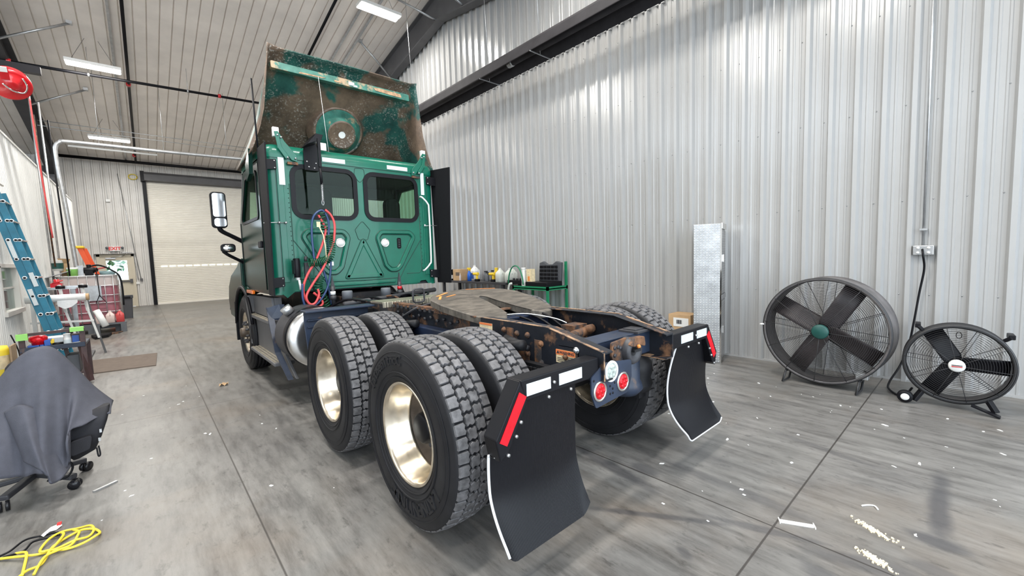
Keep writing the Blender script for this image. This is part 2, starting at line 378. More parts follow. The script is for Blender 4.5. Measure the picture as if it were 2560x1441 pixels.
def tag(o, label, cat, group=None, kind=None):
    if label: o['label'] = label
    if cat: o['category'] = cat
    if group: o['group'] = group
    if kind: o['kind'] = kind
    return o
def thing(name, label, cat, loc=(0, 0, 0), group=None):
    o = bpy.data.objects.new(name, None); C.objects.link(o); o.location = loc; o['_o'] = Vector(loc); o.empty_display_size = 0.1
    return tag(o, label, cat, group)
def struct(o): o['kind'] = 'structure'; return o
def copy_tree(o, parent=None):
    c = o.copy(); C.objects.link(c)
    if parent is not None: c.parent = parent
    for ch in list(o.children): copy_tree(ch, c)
    return c
def arc(cx, cy, r, a0, a1, n=8): return [(cx+r*math.cos(math.radians(a0+(a1-a0)*i/n)), cy+r*math.sin(math.radians(a0+(a1-a0)*i/n))) for i in range(n+1)]
def rrect(x0, x1, y0, y1, r, n=5):
    return arc(x1-r, y1-r, r, 0, 90, n)+arc(x0+r, y1-r, r, 90, 180, n)+arc(x0+r, y0+r, r, 180, 270, n)+arc(x1-r, y0+r, r, 270, 360, n)
def rpoly(pts, r, n=5):
    """rounded polygon"""
    out = []; k = len(pts)
    for i in range(k):
        p, a, b = Vector(pts[i]), Vector(pts[i-1]), Vector(pts[(i+1) % k])
        da, db = (a-p).normalized(), (b-p).normalized(); ang = da.angle(db); rad = r[i] if isinstance(r, (list, tuple)) else r
        t = min(rad/math.tan(ang/2), (a-p).length*0.48, (b-p).length*0.48); q0, q1 = p+da*t, p+db*t
        for j in range(n+1):
            u = j/n; out.append(tuple(q0*(1-u)**2+p*2*u*(1-u)+q1*u*u))
    return out
def inset(poly, d):
    k = len(poly); c = Vector((sum(p[0] for p in poly)/k, sum(p[1] for p in poly)/k)); out = []
    for i in range(k):
        a, p, b = Vector(poly[i-1]), Vector(poly[i]), Vector(poly[(i+1) % k])
        t = (b-a); nrm = Vector((-t.y, t.x))
        if nrm.length < 1e-9: out.append(tuple(p)); continue
        nrm.normalize()
        if nrm.dot(c-p) < 0: nrm = -nrm
        out.append(tuple(p+nrm*d))
    return out
def bez(pts, n=8):
    """catmull-rom through points"""
    P = [Vector(p) for p in pts]; out = []
    for i in range(len(P)-1):
        p0, p1, p2, p3 = P[max(i-1, 0)], P[i], P[i+1], P[min(i+2, len(P)-1)]
        for j in range(n):
            t = j/n; out.append(0.5*((2*p1)+(p2-p0)*t+(2*p0-5*p1+4*p2-p3)*t*t+(3*p1-p0-3*p2+p3)*t**3))
    out.append(P[-1]); return out
def text_shape(mb, txt, size, mtx, depth=0.002, mi=0, bold=0.0):
    """letters as real geometry: text in its own XY plane, placed with mtx"""
    cu = bpy.data.curves.new('lettering', 'FONT'); cu.body = txt; cu.size = size; cu.align_x = 'CENTER'; cu.align_y = 'CENTER'; cu.extrude = depth; cu.offset = bold; cu.resolution_u = 3
    o = bpy.data.objects.new('lettering', cu); C.objects.link(o)
    dg = bpy.context.evaluated_depsgraph_get(); me = bpy.data.meshes.new_from_object(o.evaluated_get(dg))
    mb.add([mtx @ v.co for v in me.vertices], [list(p.vertices) for p in me.polygons], mi)
    bpy.data.objects.remove(o); bpy.data.curves.remove(cu); bpy.data.meshes.remove(me)
def frame_m(o, xdir, ydir):
    x = Vector(xdir).normalized(); y = Vector(ydir); y = (y-x*y.dot(x)).normalized(); z = x.cross(y)
    m = Matrix((x, y, z)).transposed().to_4x4(); m.translation = Vector(o); return m

# ============================================================ THE HALL
WX, FY, NY, LX = 6.28, 22.5, -3.2, -8.0      # gable wall, far wall, near end (open bay), left limit
RY = 9.2                                      # ridge
def zc(y): return 5.65+0.19*(FY-y) if y > RY else 5.65+0.19*(FY-RY)-0.19*(RY-y)
def rib_profile(a0, a1, pitch, phase, h=0.050, mh=0.006, minor=(0.36, 0.64), w=0.34):
    """(coordinate, depth) list of a ribbed steel sheet"""
    pts = [(a0, 0)]; k = math.floor((a0-phase)/pitch)-1
    while True:
        c = phase+k*pitch; k += 1
        if c-pitch > a1: break
        seq = [(c-w*pitch/2, 0), (c-w*pitch*0.24, h), (c+w*pitch*0.24, h), (c+w*pitch/2, 0)]
        for m in minor:
            q = c+m*pitch; seq += [(q-0.06*pitch, 0), (q-0.03*pitch, mh), (q+0.03*pitch, mh), (q+0.06*pitch, 0)]
        pts += [p for p in seq if a0 < p[0] < a1]
    pts = sorted(pts+[(a1, 0)]); return pts
def rib_wall(mb, fixed, sign, horiz, a0, a1, z0, z1, pitch=0.2405, phase=0.058, **k):
    """z0/z1 may be functions of the running coordinate"""
    f0 = z0 if callable(z0) else (lambda a: z0); f1 = z1 if callable(z1) else (lambda a: z1)
    pr = rib_profile(a0, a1, pitch, phase, **k); R0, R1 = [], []
    for a, d in pr:
        p = fixed+sign*d
        R0.append((p, a, f0(a)) if horiz == 'y' else (a, p, f0(a))); R1.append((p, a, f1(a)) if horiz == 'y' else (a, p, f1(a)))
    mb.grid([R0, R1], smooth=False)
struct(MB().box(LX, WX+0.2, NY-3, 40, -0.2, 0).build('floor', 'floor'))
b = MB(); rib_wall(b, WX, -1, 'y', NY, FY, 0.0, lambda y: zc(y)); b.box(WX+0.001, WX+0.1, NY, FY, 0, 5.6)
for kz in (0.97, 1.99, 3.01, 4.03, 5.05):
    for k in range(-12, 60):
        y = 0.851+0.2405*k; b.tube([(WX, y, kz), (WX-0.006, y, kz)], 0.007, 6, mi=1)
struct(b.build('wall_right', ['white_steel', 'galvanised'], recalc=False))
# ledge trim and conduit run on the gable wall, wall-foot trim
b = MB(); b.box(WX-0.075, WX, NY, FY, 5.375, 5.40)
for k in range(106):
    y = 0.058-3.0+k*0.2405; b.box(WX-0.05, WX, y+0.05, y+0.19, 5.30, 5.33)
b.tube([(WX-0.09, NY, 5.42), (WX-0.09, 12, 5.42)], 0.016)
struct(b.build('trim_1', 'white_steel'))
struct(MB().box(WX-0.045, WX, NY, FY, 0.0, 0.02).build('baseboard_right', 'white_steel'))
# far wall around the roller door and the exit door
b = MB()
for a0, a1, z0, z1 in ((LX, -1.24, 0, 5.7), (-1.24, -0.2, 2.07, 5.7), (-0.2, 0.30, 0, 5.7), (0.30, 5.05, 5.0, 5.7), (5.05, WX, 0, 5.7)):
    rib_wall(b, FY, -1, 'x', a0, a1, z0, z1, pitch=0.2405, phase=0.1)
struct(b.build('wall_far', 'white_steel_far', recalc=False))
# ceiling in two slopes
b = MB()
for y0, y1 in ((FY+0.2, RY), (RY, NY)):
    pr = rib_profile(LX, WX, 0.2405, 0.05, h=-0.035, mh=0.0, w=0.11, minor=())
    b.grid([[(x, y0, zc(y0)-d) for x, d in pr], [(x, y1, zc(y1)-d) for x, d in pr]], smooth=False)
struct(b.build('ceiling', 'ceiling_steel', recalc=False))
b = MB()
for x in (-0.13, 4.62, 4.95): b.bar((x, 22.3, zc(22.3)-0.05), (x, 9.3, zc(9.3)-0.05), 0.05, 0.05)
struct(b.build('trim_2', 'galvanised'))
# office partition along the left side of the hall
b = MB(); OX = -1.65
rib_wall(b, OX, 1, 'y', 5.0, 10.05, 0, 3.92, pitch=0.115, phase=0, h=0.02, minor=())
rib_wall(b, OX, 1, 'y', 10.05, 11.25, 0, 0.88, pitch=0.115, phase=0, h=0.02, minor=())
rib_wall(b, OX, 1, 'y', 10.05, 11.25, 1.62, 3.92, pitch=0.115, phase=0, h=0.02, minor=())
rib_wall(b, OX, 1, 'y', 11.25, 21.2, 0, 3.92, pitch=0.115, phase=0, h=0.02, minor=())
b.box(OX-0.16, OX-0.12, 5, 21.2, 0, 0.88); b.box(OX-0.16, OX-0.12, 5, 21.2, 1.62, 3.92); b.box(OX-0.16, OX+0.03, 5, 21.2, 3.92, 3.96)
struct(b.build('wall_left', 'white_steel_left', recalc=False))
b = MB(); b.box(OX-0.14, OX+0.06, 10.0, 11.3, 0.83, 0.90); b.box(OX-0.12, OX+0.03, 10.02, 10.08, 0.9, 1.62); b.box(OX-0.12, OX+0.03, 11.2, 11.26, 0.9, 1.62); b.box(OX-0.12, OX+0.03, 10.0, 11.3, 1.60, 1.66); b.box(OX-0.06, OX-0.03, 10.05, 11.22, 1.25, 1.275)
w1 = struct(b.build('window_1', 'white_steel_far'))
g = MB().box(OX-0.05, OX-0.042, 10.06, 11.22, 0.9, 1.61).build('window_pane', 'glass_clear', w1)
struct(MB().box(LX-0.1, LX, NY, FY, 0, 5.7).build('wall_back_left', 'white_steel_far'))  # unseen outer wall, added to block sky light from the left
struct(MB().box(-4.4, -4.3, 5, 21, 0, 3.9).build('wall_back_office', 'white_steel_far'))
# rigid frames: gable rafter and the interior frame with its column
def ibeam(mb, x, w, ys, top, bot, t=0.02):
    R = lambda off: [(x+off, y, top(y)) for y in ys]
    mb.grid([[(x-t/2, y, top(y)) for y in ys], [(x-t/2, y, bot(y)) for y in ys]], smooth=False); mb.grid([[(x+t/2, y, top(y)) for y in ys], [(x+t/2, y, bot(y)) for y in ys]], smooth=False)
    for f, s in ((top, 1), (bot, -1)):
        mb.grid([[(x-w/2, y, f(y)-s*0.0) for y in ys], [(x+w/2, y, f(y)) for y in ys]], smooth=False); mb.grid([[(x-w/2, y, f(y)-s*t) for y in ys], [(x+w/2, y, f(y)-s*t) for y in ys]], smooth=False)
        for e in (-w/2, w/2): mb.grid([[(x+e, y, f(y)) for y in ys], [(x+e, y, f(y)-s*t) for y in ys]], smooth=False)
b = MB(); ibeam(b, 6.08, 0.22, [22.3, 19, 12, 9.25, 6.5, 3, NY], lambda y: zc(y)-0.03, lambda y: {22.3: 4.3, 19: 5.35, 12: 6.95, 9.25: 7.47, 6.5: 7.0, 3: 6.3, NY: 5.0}[y])
struct(b.build('trim_3', 'grey_steel'))
b = MB(); ibeam(b, -2.05, 0.26, [22.25, 19, 16, 12, 9.25, 6.5, 3, NY], lambda y: zc(y)-0.03, lambda y: zc(y)-(1.0 if y > 22 else 0.72))
b.box(-2.18, -1.92, 21.6, 21.62, 0, 5.6); b.box(-2.18, -1.92, 22.2, 22.22, 0, 5.6); b.box(-2.06, -2.04, 21.62, 22.2, 0, 5.6)
struct(b.build('trim_4', 'dark_steel'))
b = MB()
for p, q in (((-0.82, 14.18, 7.2), (-1.95, 14.2, 6.52)), ((-0.8, 17.1, 6.62), (-1.95, 17.15, 5.97)), ((5.05, 11.8, 7.66), (5.98, 11.95, 6.97)), ((5.15, 9.9, 8.0), (6.02, 9.35, 7.5)), ((5.5, 8.6, 7.9), (6.0, 8.2, 7.35))):
    b.tube([p, q], 0.028, 8); b.box(p[0]-0.05, p[0]+0.05, p[1]-0.06, p[1]+0.06, p[2]-0.02, p[2]+0.05)
struct(b.build('trim_5', 'galvanised'))
# dark mezzanine steel over the office
b = MB(); b.box(-4.3, -1.9, 21.9, 22.1, 5.0, 5.2); b.box(-4.3, -1.9, 16, 16.15, 4.2, 4.32); b.box(-2.6, -2.5, 13.0, 13.12, 3.96, 6.6); b.box(-3.4, -3.3, 16, 16.12, 3.96, 6.3); b.box(-7.9, -1.9, 20.5, 20.6, 4.5, 4.6)
struct(b.build('trim_6', 'dark_steel'))
# roller door: curtain of slats, guides, hood
b = MB(); rows = []
z = 0.02
while z < 4.95:
    for dz, d in ((0, 0), (0.012, 0.018), (0.055, 0.022), (0.068, 0.0)):
        rows.append([(0.36, FY-0.06-d, z+dz), (5.0, FY-0.06-d, z+dz)])
    z += 0.074
b.grid(rows, smooth=False)
b.box(0.36, 5.0, FY-0.12, FY-0.04, 0.0, 0.06)
d1 = struct(b.build('door_1', 'shutter', recalc=False))
MB().box(0.28, 0.40, FY-0.16, FY-0.02, 0, 5.05).box(4.96, 5.06, FY-0.16, FY-0.02, 0, 5.05).box(0.24, 0.36, FY-0.3, FY-0.02, 4.95, 5.35).build('door_guide', 'black', d1)
MB().prism([(FY-0.4, 4.98), (FY-0.4, 5.22), (FY-0.3, 5.32), (FY-0.02, 5.32), (FY-0.02, 4.95)], 'x', 0.35, 5.05).build('door_hood', 'grey_steel', d1)
b = MB()
for k in range(17): b.box(0.62+k*0.27, 0.82+k*0.27, FY-0.094, FY-0.088, 1.535, 1.575)
b.build('window_slot', 'slot_light', d1)
# exit door with glass, frame, closer and panic bar
b = MB(); b.holed([(-1.16, 0.01), (-0.27, 0.01), (-0.27, 2.0), (-1.16, 2.0)], [[(-1.0, 1.08), (-0.40, 1.08), (-0.40, 1.84), (-1.0, 1.84)]], 'y', FY-0.05, FY)
d2 = struct(b.build('door_2', 'door_cream'))
MB().box(-1.25, -1.16, FY-0.08, FY+0.02, 0, 2.08).box(-0.27, -0.19, FY-0.08, FY+0.02, 0, 2.08).box(-1.25, -0.19, FY-0.08, FY+0.02, 2.0, 2.09).build('door_frame', 'door_cream', d2)
MB().box(-1.0, -0.40, FY-0.03, FY-0.02, 1.08, 1.84).build('door_pane', 'glass_clear', d2)
MB().box(-1.1, -0.3, FY-0.12, FY-0.07, 1.0, 1.05).box(-0.36, -0.28, FY-0.14, FY-0.05, 0.95, 1.1).build('panic_bar', 'grey_steel', d2)
MB().box(-1.0, -0.72, FY-0.11, FY-0.05, 1.90, 1.95).tube([(-0.85, FY-0.1, 1.95), (-0.55, FY-0.2, 2.0), (-0.45, FY-0.1, 2.05)], 0.012, 6).build('door_closer', 'galvanised', d2)
MB().box(-1.3, -0.15, FY-0.2, FY-0.01, 2.09, 2.10).build('drip_cap', 'grey_steel', d2)
# tree and hedge outside the exit door
def blob_tree(name, label, x, y, z, r, mname):
    b = MB(); rnd = random.Random(3)
    for i in range(420):
        a, t, q = rnd.random()*2*PI, math.acos(2*rnd.random()-1), r*rnd.random()**0.4; c = Vector((x+q*math.sin(t)*math.cos(a), y+q*math.sin(t)*math.sin(a), z+q*math.cos(t)))
        u = Vector((rnd.random()-.5, rnd.random()-.5, rnd.random()-.5)).normalized()*0.16; v = u.cross(Vector((0, 0, 1)))
        b.add([c-u, c+v, c+u, c-v], [(0, 1, 2, 3)])
    o = b.build('tree', mname, at=(x, y, 0)); tag(o, label, 'tree'); MB().tube([(x, y, 0), (x, y, z)], 0.12).build('trunk', 'wood', o); return o
M_('leaf', (0.05, 0.20, 0.08), 0.6, 0, 0.4, 8)
blob_tree('tree', 'leafy green tree outdoors seen through the glass of the exit door', -1.6, 31, 2.6, 1.5, 'leaf')

# ------------------------------------------------------------ services on walls and ceiling
def fixture(i, label):
    x, y, z = FIX[i]; t = thing('high_bay_light', label, 'ceiling light', (x, y, z), 'high bay lights under the roof')
    MB().box(x-0.5, x+0.5, y-0.17, y+0.17, z-0.02, z+0.05).build('housing', 'white_plastic', t, bevel=0.01)
    for s in (-1, 1): MB().box(x-0.48, x+0.48, y+s*0.085-0.06, y+s*0.085+0.06, z-0.035, z-0.02).build('lamp_tray', 'lamp_face', t)
    for s in (-0.4, 0.4): MB().tube([(x+s, y, z+0.05), (x+s*0.3, y, zc(y)-0.01)], 0.004, 5).build('hanger_wire', 'grey_steel', t)
LB = ['high bay light left of the green truck, below the upper black pipe bracket', 'smallest and farthest high bay light, above the long galvanised pipe', 'high bay light at the ridge near the gable wall, top of the photo']
LB += ['high bay light over the lane between truck and ribbed wall', 'high bay light on the ribbed wall side past the cab', 'high bay light at the ridge on the office side', 'high bay light over the chair and the cord coil', 'high bay light near the open bay on the office side', 'high bay light near the open bay on the ribbed wall side', 'high bay light right over the mud flaps']
for i in range(len(FIX)): fixture(i, LB[i])

def pipe(name, pts, r, m, label, cat='pipe', group=None, n=8):
    return tag(MB().tube(pts, r, n).build(name, m, at=pts[0]), label, cat, group)
t = thing('air_pipe', 'black steel air pipe crossing the hall below the ceiling behind the truck', 'pipe', (-2.0, 15, 6.34))
MB().tube([(-4.0, 15, 6.29), (4.6, 15, 6.52)], 0.036, 8).build('pipe_run', 'black', t)
for x in (-1.95, 2.05): MB().cyl((x, 15, 6.30+0.027*(x+4)), (x+0.07, 15, 6.30+0.027*(x+4)), 0.055, 10).build('coupling', 'red_paint', t)
for x in (-0.62, 1.35): MB().tube([(x, 15, zc(15)-0.03), (x, 15, 6.33)], 0.005, 5).cyl((x-0.02, 15, 6.29+0.027*(x+4)), (x+0.02, 15, 6.29+0.027*(x+4)), 0.042, 10).build('pipe_hanger', 'galvanised', t)
t = thing('air_pipe', 'black steel pipe running down the roof slope towards the roller door', 'pipe', (0.13, 13, 7.3))
MB().tube([(0.15, 21.9, zc(21.9)-0.12), (0.10, 9.3, zc(9.3)-0.12)], 0.034, 8).build('pipe_run', 'black', t)
for y in (16.3, 21.4): MB().cyl((0.12, y, zc(y)-0.12), (0.12, y-0.1, zc(y)-0.10), 0.055, 10).build('coupling', 'red_paint', t)
pipe('roof_pipe', [(3.99, 21, zc(21)-0.1), (3.99, 9.3, zc(9.3)-0.1)], 0.034, 'black', 'black pipe on the roof slope above the roof fairing of the truck')
pipe('eave_pipe', [(-1.9, 22.0, 5.62), (5.5, 22.0, 5.62)], 0.055, 'black', 'thick black pipe along the far eave over the roller door')
vp_ = pipe('vent_pipe', bez([(-1.24, 16.0, 0.0), (-1.28, 16.0, 1.5), (-1.36, 16.0, 3.2), (-1.43, 16, 4.3), (-1.42, 16, 4.7), (-1.33, 16, 4.84), (-1.12, 16, 4.88), (0.8, 16, 4.89), (3.4, 16, 4.94)], 5), 0.05, 'galvanised', 'fat galvanised pipe bending from the office wall across the hall', n=12)
MB().tube([(-1.2, 16.1, 4.80), (0.6, 16.1, 4.79)], 0.03, 8).build('strip_conduit', 'white_plastic', vp_)
for x in (-0.6, 0.75, 2.3): MB().tube([(x, 16, 4.92), (x, 16, zc(16))], 0.006, 5).build('hanger_rod', 'galvanised', vp_)
for k, z in ((0, 5.81), (1, 5.67)):
    pipe('guy_wire', [(-1.9, 18, z), (3.6, 18, z-0.05)], 0.012, 'galvanised', ['upper of two thin steel wires across the far ceiling', 'lower of two thin steel wires across the far ceiling'][k], 'wire', 'thin wires near the far end', 5)
for k, (x, y, z0) in enumerate(((-1.30, 12.5, 1.6), (-1.14, 12.8, 1.4), (-1.52, 14.2, 0.8), (-1.5, 15.3, 0.8))):
    pipe('wall_conduit', [(x, y, z0), (x-0.06, y, 4.6 if k < 2 else 5.6)], 0.02 if k > 1 else 0.014, ['rust', 'black', 'galvanised', 'galvanised'][k],
         ['rusty red hose pipe hanging down in front of the office wall', 'thin black hose hanging beside the rusty red one', 'left one of the thin galvanised conduits rising past the office wall', 'right one of the thin galvanised conduits rising past the office wall'][k], 'conduit')
t = thing('wall_outlet', 'four-gang electrical outlet box at the foot of the wall conduit', 'outlet', (WX-0.03, 0.42, 1.45))
MB().box(WX-0.075, WX-0.01, 0.345, 0.505, 1.40, 1.50).build('box', 'galvanised', t, bevel=0.005)
for y in (0.385, 0.465):
    for z in (1.425, 1.475): MB().cyl((WX-0.082, y, z), (WX-0.074, y, z), 0.014, 12).build('socket', 'white_plastic', t)
t = thing('electrical_conduit', 'thin metal conduit dropping down the right wall to the outlet box', 'conduit', (WX-0.04, 0.435, 1.5))
MB().tube([(WX-0.045, 0.43, 1.5), (WX-0.045, 0.43, 5.4)], 0.012, 8).build('tube', 'galvanised', t)
MB().box(WX-0.06, WX-0.01, 0.40, 0.46, 1.66, 1.68).build('strap', 'galvanised', t)
pipe('power_cord', bez([(WX-0.09, 0.43, 1.46), (WX-0.13, 0.42, 1.40), (WX-0.08, 0.41, 1.25), (WX-0.06, 0.44, 1.0), (WX-0.07, 0.47, 0.7), (WX-0.09, 0.50, 0.45), (WX-0.12, 0.56, 0.20), (WX-0.35, 0.62, 0.05), (WX-0.55, 0.60, 0.02), (WX-0.75, 0.48, 0.02), (5.62, 0.42, 0.10)], 6), 0.010, 'black', 'black power cord from the wall outlet down to the smaller fan', 'cord')
# exit sign, small boxes and conduits on the far wall
t = thing('exit_sign', 'white emergency sign with red letters and two lamp heads above the exit door', 'sign', (-0.7, FY-0.05, 2.3))
MB().box(-0.86, -0.56, FY-0.12, FY-0.04, 2.20, 2.40).build('sign_box', 'white_plastic', t, bevel=0.01)
tm = MB(); text_shape(tm, 'EXIT', 0.17, frame_m((-0.71, FY-0.123, 2.30), (1, 0, 0), (0, 0, 1)), 0.002, bold=0.006); tm.build('lettering', 'exit_red', t)
for x in (-0.93, -0.49): MB().cyl((x, FY-0.14, 2.33), (x, FY-0.04, 2.33), 0.045, 12, r2=0.03).build('lamp_head', 'grey_plastic', t)
t = thing('door_wiring', 'grey conduit looping from the exit sign down to a switch box by the door', 'conduit', (-0.1, FY-0.06, 1.0))
MB().tube(bez([(-0.55, FY-0.06, 2.15), (-0.28, FY-0.06, 2.15), (-0.19, FY-0.06, 2.08), (-0.17, FY-0.06, 1.9), (-0.12, FY-0.06, 1.05)], 4), 0.014, 6).tube([(-0.42, FY-0.06, 5.2), (-0.03, FY-0.06, 1.05)], 0.014, 6).build('tube', 'galvanised', t)
MB().box(-0.19, -0.09, FY-0.09, FY-0.03, 0.88, 0.97).build('switch_box', 'white_plastic', t)
MB().box(-0.07, 0.02, FY-0.09, FY-0.03, 1.0, 1.1).build('junction_box', 'grey_steel', t)
tag(MB().box(-0.82, -0.70, FY-0.09, FY-0.03, 4.1, 4.2).tube([(-0.76, FY-0.06, 4.2), (-0.80, FY-0.06, 5.6)], 0.012, 6).build('alarm_box', 'white_plastic', at=(-0.76, FY-0.05, 4.1)), 'small white box with a cable high on the far wall', 'alarm box')
tag(MB().tube([(0.02+0.13*math.cos(a*0.4), FY-0.08, 5.12+0.10*math.sin(a*0.4)) for a in range(17)], 0.018, 6).build('coiled_cord', 'cord_yellow', at=(0.02, FY-0.08, 5.0)), 'small yellow coil of cord hanging high beside the roller door', 'cord')

# radiant tube heater under the roof along the gable wall
t = thing('tube_heater', 'long dark radiant tube heater hanging under the roof along the ribbed wall', 'heater', (5.45, 4, 5.1))
b = MB(); hs = [(5.18, 4.98), (5.24, 5.16), (5.33, 5.25), (5.52, 5.25), (5.61, 5.16), (5.68, 4.98)]
b.grid([[(x, y, z) for x, z in hs] for y in (NY+0.3, 13.0)], smooth=False); b.grid([[(x+0.0, y, z+0.008) for x, z in hs] for y in (NY+0.3, 13.0)], smooth=False)
b.build('reflector', 'heater_dark', t)
MB().tube([(5.42, NY+0.3, 5.10), (5.42, 13.0, 5.10)], 0.062, 12).build('burner_tube', 'heater_dark', t)
for y in (2.2, 5.9, 9.4): MB().cyl((5.42, y, 5.10), (5.42, y+0.12, 5.10), 0.070, 12).build('tube_clamp', 'galvanised', t)
for y in (1.0, 2.6, 5.2, 6.6, 9.6): MB().tube([(5.42, y, 4.975), (5.3, y, zc(y))], 0.005, 5).box(5.17, 5.69, y-0.005, y+0.005, 4.965, 4.98).build('hanger', 'galvanised', t)

# ============================================================ THE TRUCK
TX = 2.20                                   # centre line
YR, YF, YS, WR = 2.137, 3.457, 7.10, 0.541  # rear, front drive and steer axle, tyre radius
truck = thing('semi_truck', 'dark green day cab semi truck tractor seen from behind, parked in the hall', 'truck', (TX, 4.2, 0))
T = truck
def part(mb, name, m, parent=T, **k): return mb.build(name, m, parent, **k)

# ---- tyres: a shared tyre with tread blocks, rims for outer, inner and steer positions, built round the origin
def tyre_mesh(kind):
    b = MB(); Wd = 0.140
    g = WR-0.017
    prof = [(0.290, -0.105), (0.300, -0.122), (0.34, -0.138), (0.41, -0.146), (0.46, -0.143), (0.505, -0.130), (0.528, -0.118), (g, -0.108)]
    prof = prof+[(r, -h) for r, h in prof[::-1]]
    b.lathe([(r, h) for r, h in prof], axis='x', n=72, mi=0)
    for r in (0.325, 0.355, 0.445, 0.47): b.lathe([(r-0.004, -0.1335 if r < .35 else -0.1395), (r, -0.139 if r < .35 else -0.1475 if r < .46 else -0.1455), (r+0.004, -0.1375 if r < .35 else -0.1415)], axis='x', n=72, mi=0)
    if kind == 'steer':
        for h0, h1 in ((-0.112, -0.072), (-0.064, -0.026), (-0.018, 0.018), (0.026, 0.064), (0.072, 0.112)):
            b.lathe([(g-0.005, h0), (WR, h0+0.003), (WR, h1-0.003), (g-0.005, h1)], axis='x', n=72, mi=1)
        return b
    N = 50; dA = 2*PI/N
    def blk(a0, pts, r0=g-0.004, r1=WR):
        n = len(pts); cx = sum(p[0] for p in pts)/n; ca = sum(p[1] for p in pts)/n; v = []
        for r, k in ((r0, 1.04), (r1-0.003, 1.0), (r1, 0.93)):
            for x, a in pts:
                aa = a0+(ca+(a-ca)*k)*dA; xx = cx+(x-cx)*k
                rr_ = r-0.010*(abs(xx)/0.115)**4
                v.append((xx, rr_*math.cos(aa), rr_*math.sin(aa)))
        f = [tuple(2*n+i for i in range(n))]
        for l in (0, 1): f += [(l*n+i, l*n+(i+1) % n, (l+1)*n+(i+1) % n, (l+1)*n+i) for i in range(n)]
        b.add(v, f, 1)
    for i in range(N):
        a = i*dA
        # two centre rows of waisted blocks, half a pitch apart
        for s, off in ((-1, 0), (1, 0.5)):
            x0, x1 = (0.0035, 0.056) if s > 0 else (-0.056, -0.0035)
            xm = (x0+x1)/2; w = (x1-x0)/2
            pts = [(xm-w*0.80, -0.36), (xm-w*0.30, -0.44), (xm+w*0.30, -0.32), (xm+w*0.80, -0.44), (xm+w*1.0, -0.25), (xm+w*0.86, 0.02), (xm+w*1.0, 0.25), (xm+w*0.80, 0.36), (xm+w*0.30, 0.44), (xm-w*0.30, 0.32), (xm-w*0.80, 0.44), (xm-w*1.0, 0.25), (xm-w*0.86, -0.02), (xm-w*1.0, -0.25)]
            blk(a+off*dA, pts)
        for s, off in ((-1, 0.5), (1, 0.0)):
            pts = [(0.063, -0.22), (0.070, -0.43), (0.112, -0.40), (0.119, -0.40), (0.119, 0.42), (0.112, 0.42), (0.070, 0.43), (0.063, 0.22), (0.070, 0.0)]
            if s < 0: pts = [(-x, y) for x, y in pts]
            blk(a+off*dA, pts)
            # shoulder lug running down the side
            vv = []
            for r, hw in ((WR-0.012, 0.119), (WR-0.045, 0.129), (WR-0.048, 0.125)):
                for q in (-0.38, 0.38): aa = a+(off+q)*dA; vv.append((s*hw, r*math.cos(aa), r*math.sin(aa)))
            b.add(vv, [(0, 1, 3, 2), (2, 3, 5, 4)], 1)
    return b
def rim_outer():
    """deep dish seen on an outer dual, open side towards -x"""
    b = MB()
    b.lathe([(0.288, -0.112), (0.298, -0.118), (0.298, -0.124), (0.290, -0.128), (0.282, -0.124), (0.272, -0.106), (0.266, -0.07), (0.250, -0.045), (0.246, 0.005), (0.236, 0.015), (0.236, 0.035)], axis='x', n=64)
    return b
def rim_disc():
    b = MB(); b.lathe([(0.236, 0.034), (0.222, 0.060), (0.214, 0.085), (0.195, 0.098), (0.17, 0.095), (0.15, 0.09), (0.10, 0.09), (0.10, 0.11)], axis='x', n=48); return b
def hub_mesh(depth=-0.035):
    b = MB(); b.lathe([(0.0, depth), (0.075, depth), (0.088, depth+0.01), (0.095, 0.02), (0.118, 0.04), (0.118, 0.09)], axis='x', n=28)
    return b
def nuts(r=0.143, n=10, x0=0.05, x1=0.09):
    b = MB()
    for i in range(n): a = 2*PI*i/n; b.cyl((x0, r*math.cos(a), r*math.sin(a)), (x1, r*math.cos(a), r*math.sin(a)), 0.016, 6)
    return b
WH = thing('wheel_origin', None, None)      # temporary parent for shaping at the origin
mesh_tyre = tyre_mesh('drive'); mesh_steer = tyre_mesh('steer')
drive_me = mesh_tyre.build('tyre', ['rubber', 'tread'], WH); steer_o = mesh_steer.build('tyre', ['rubber', 'rubber'], WH)
rimO = rim_outer().build('rim', 'rim_metal', drive_me); discO = rim_disc().build('rim_disc', 'rim_dark', drive_me); hubO = hub_mesh().build('hub', 'black', drive_me); nutO = nuts().build('lug_nut', 'dark_steel', drive_me)
valve = MB().sphere((-0.06, 0.262*math.cos(-2.2), 0.262*math.sin(-2.2)), 0.012, 6).build('valve', 'label_cream', drive_me)
def place_tyre(src, x, y, side, name='tyre', with_rim=True, label=None):
    """side -1: open side of the rim to the left"""
    c = src.copy(); C.objects.link(c); c.name = name; c.parent = T
    c.location = (x-TX, y-4.2, WR+0.001); c.rotation_euler = (random.random()*6.28, 0, 0) if side < 0 else (random.random()*6.28, 0, PI)
    if label: c['label'] = label
    if with_rim:
        for ch in list(src.children):
            d = ch.copy(); C.objects.link(d); d.parent = c
    return c
for y, nm in ((YR, 'rear'), (YF, 'front')):
    for x, s, wr in ((1.175, -1, True), (1.515, 1, True), (2*TX-1.515, -1, True), (2*TX-1.175, 1, True)):
        place_tyre(drive_me, x, y, s)
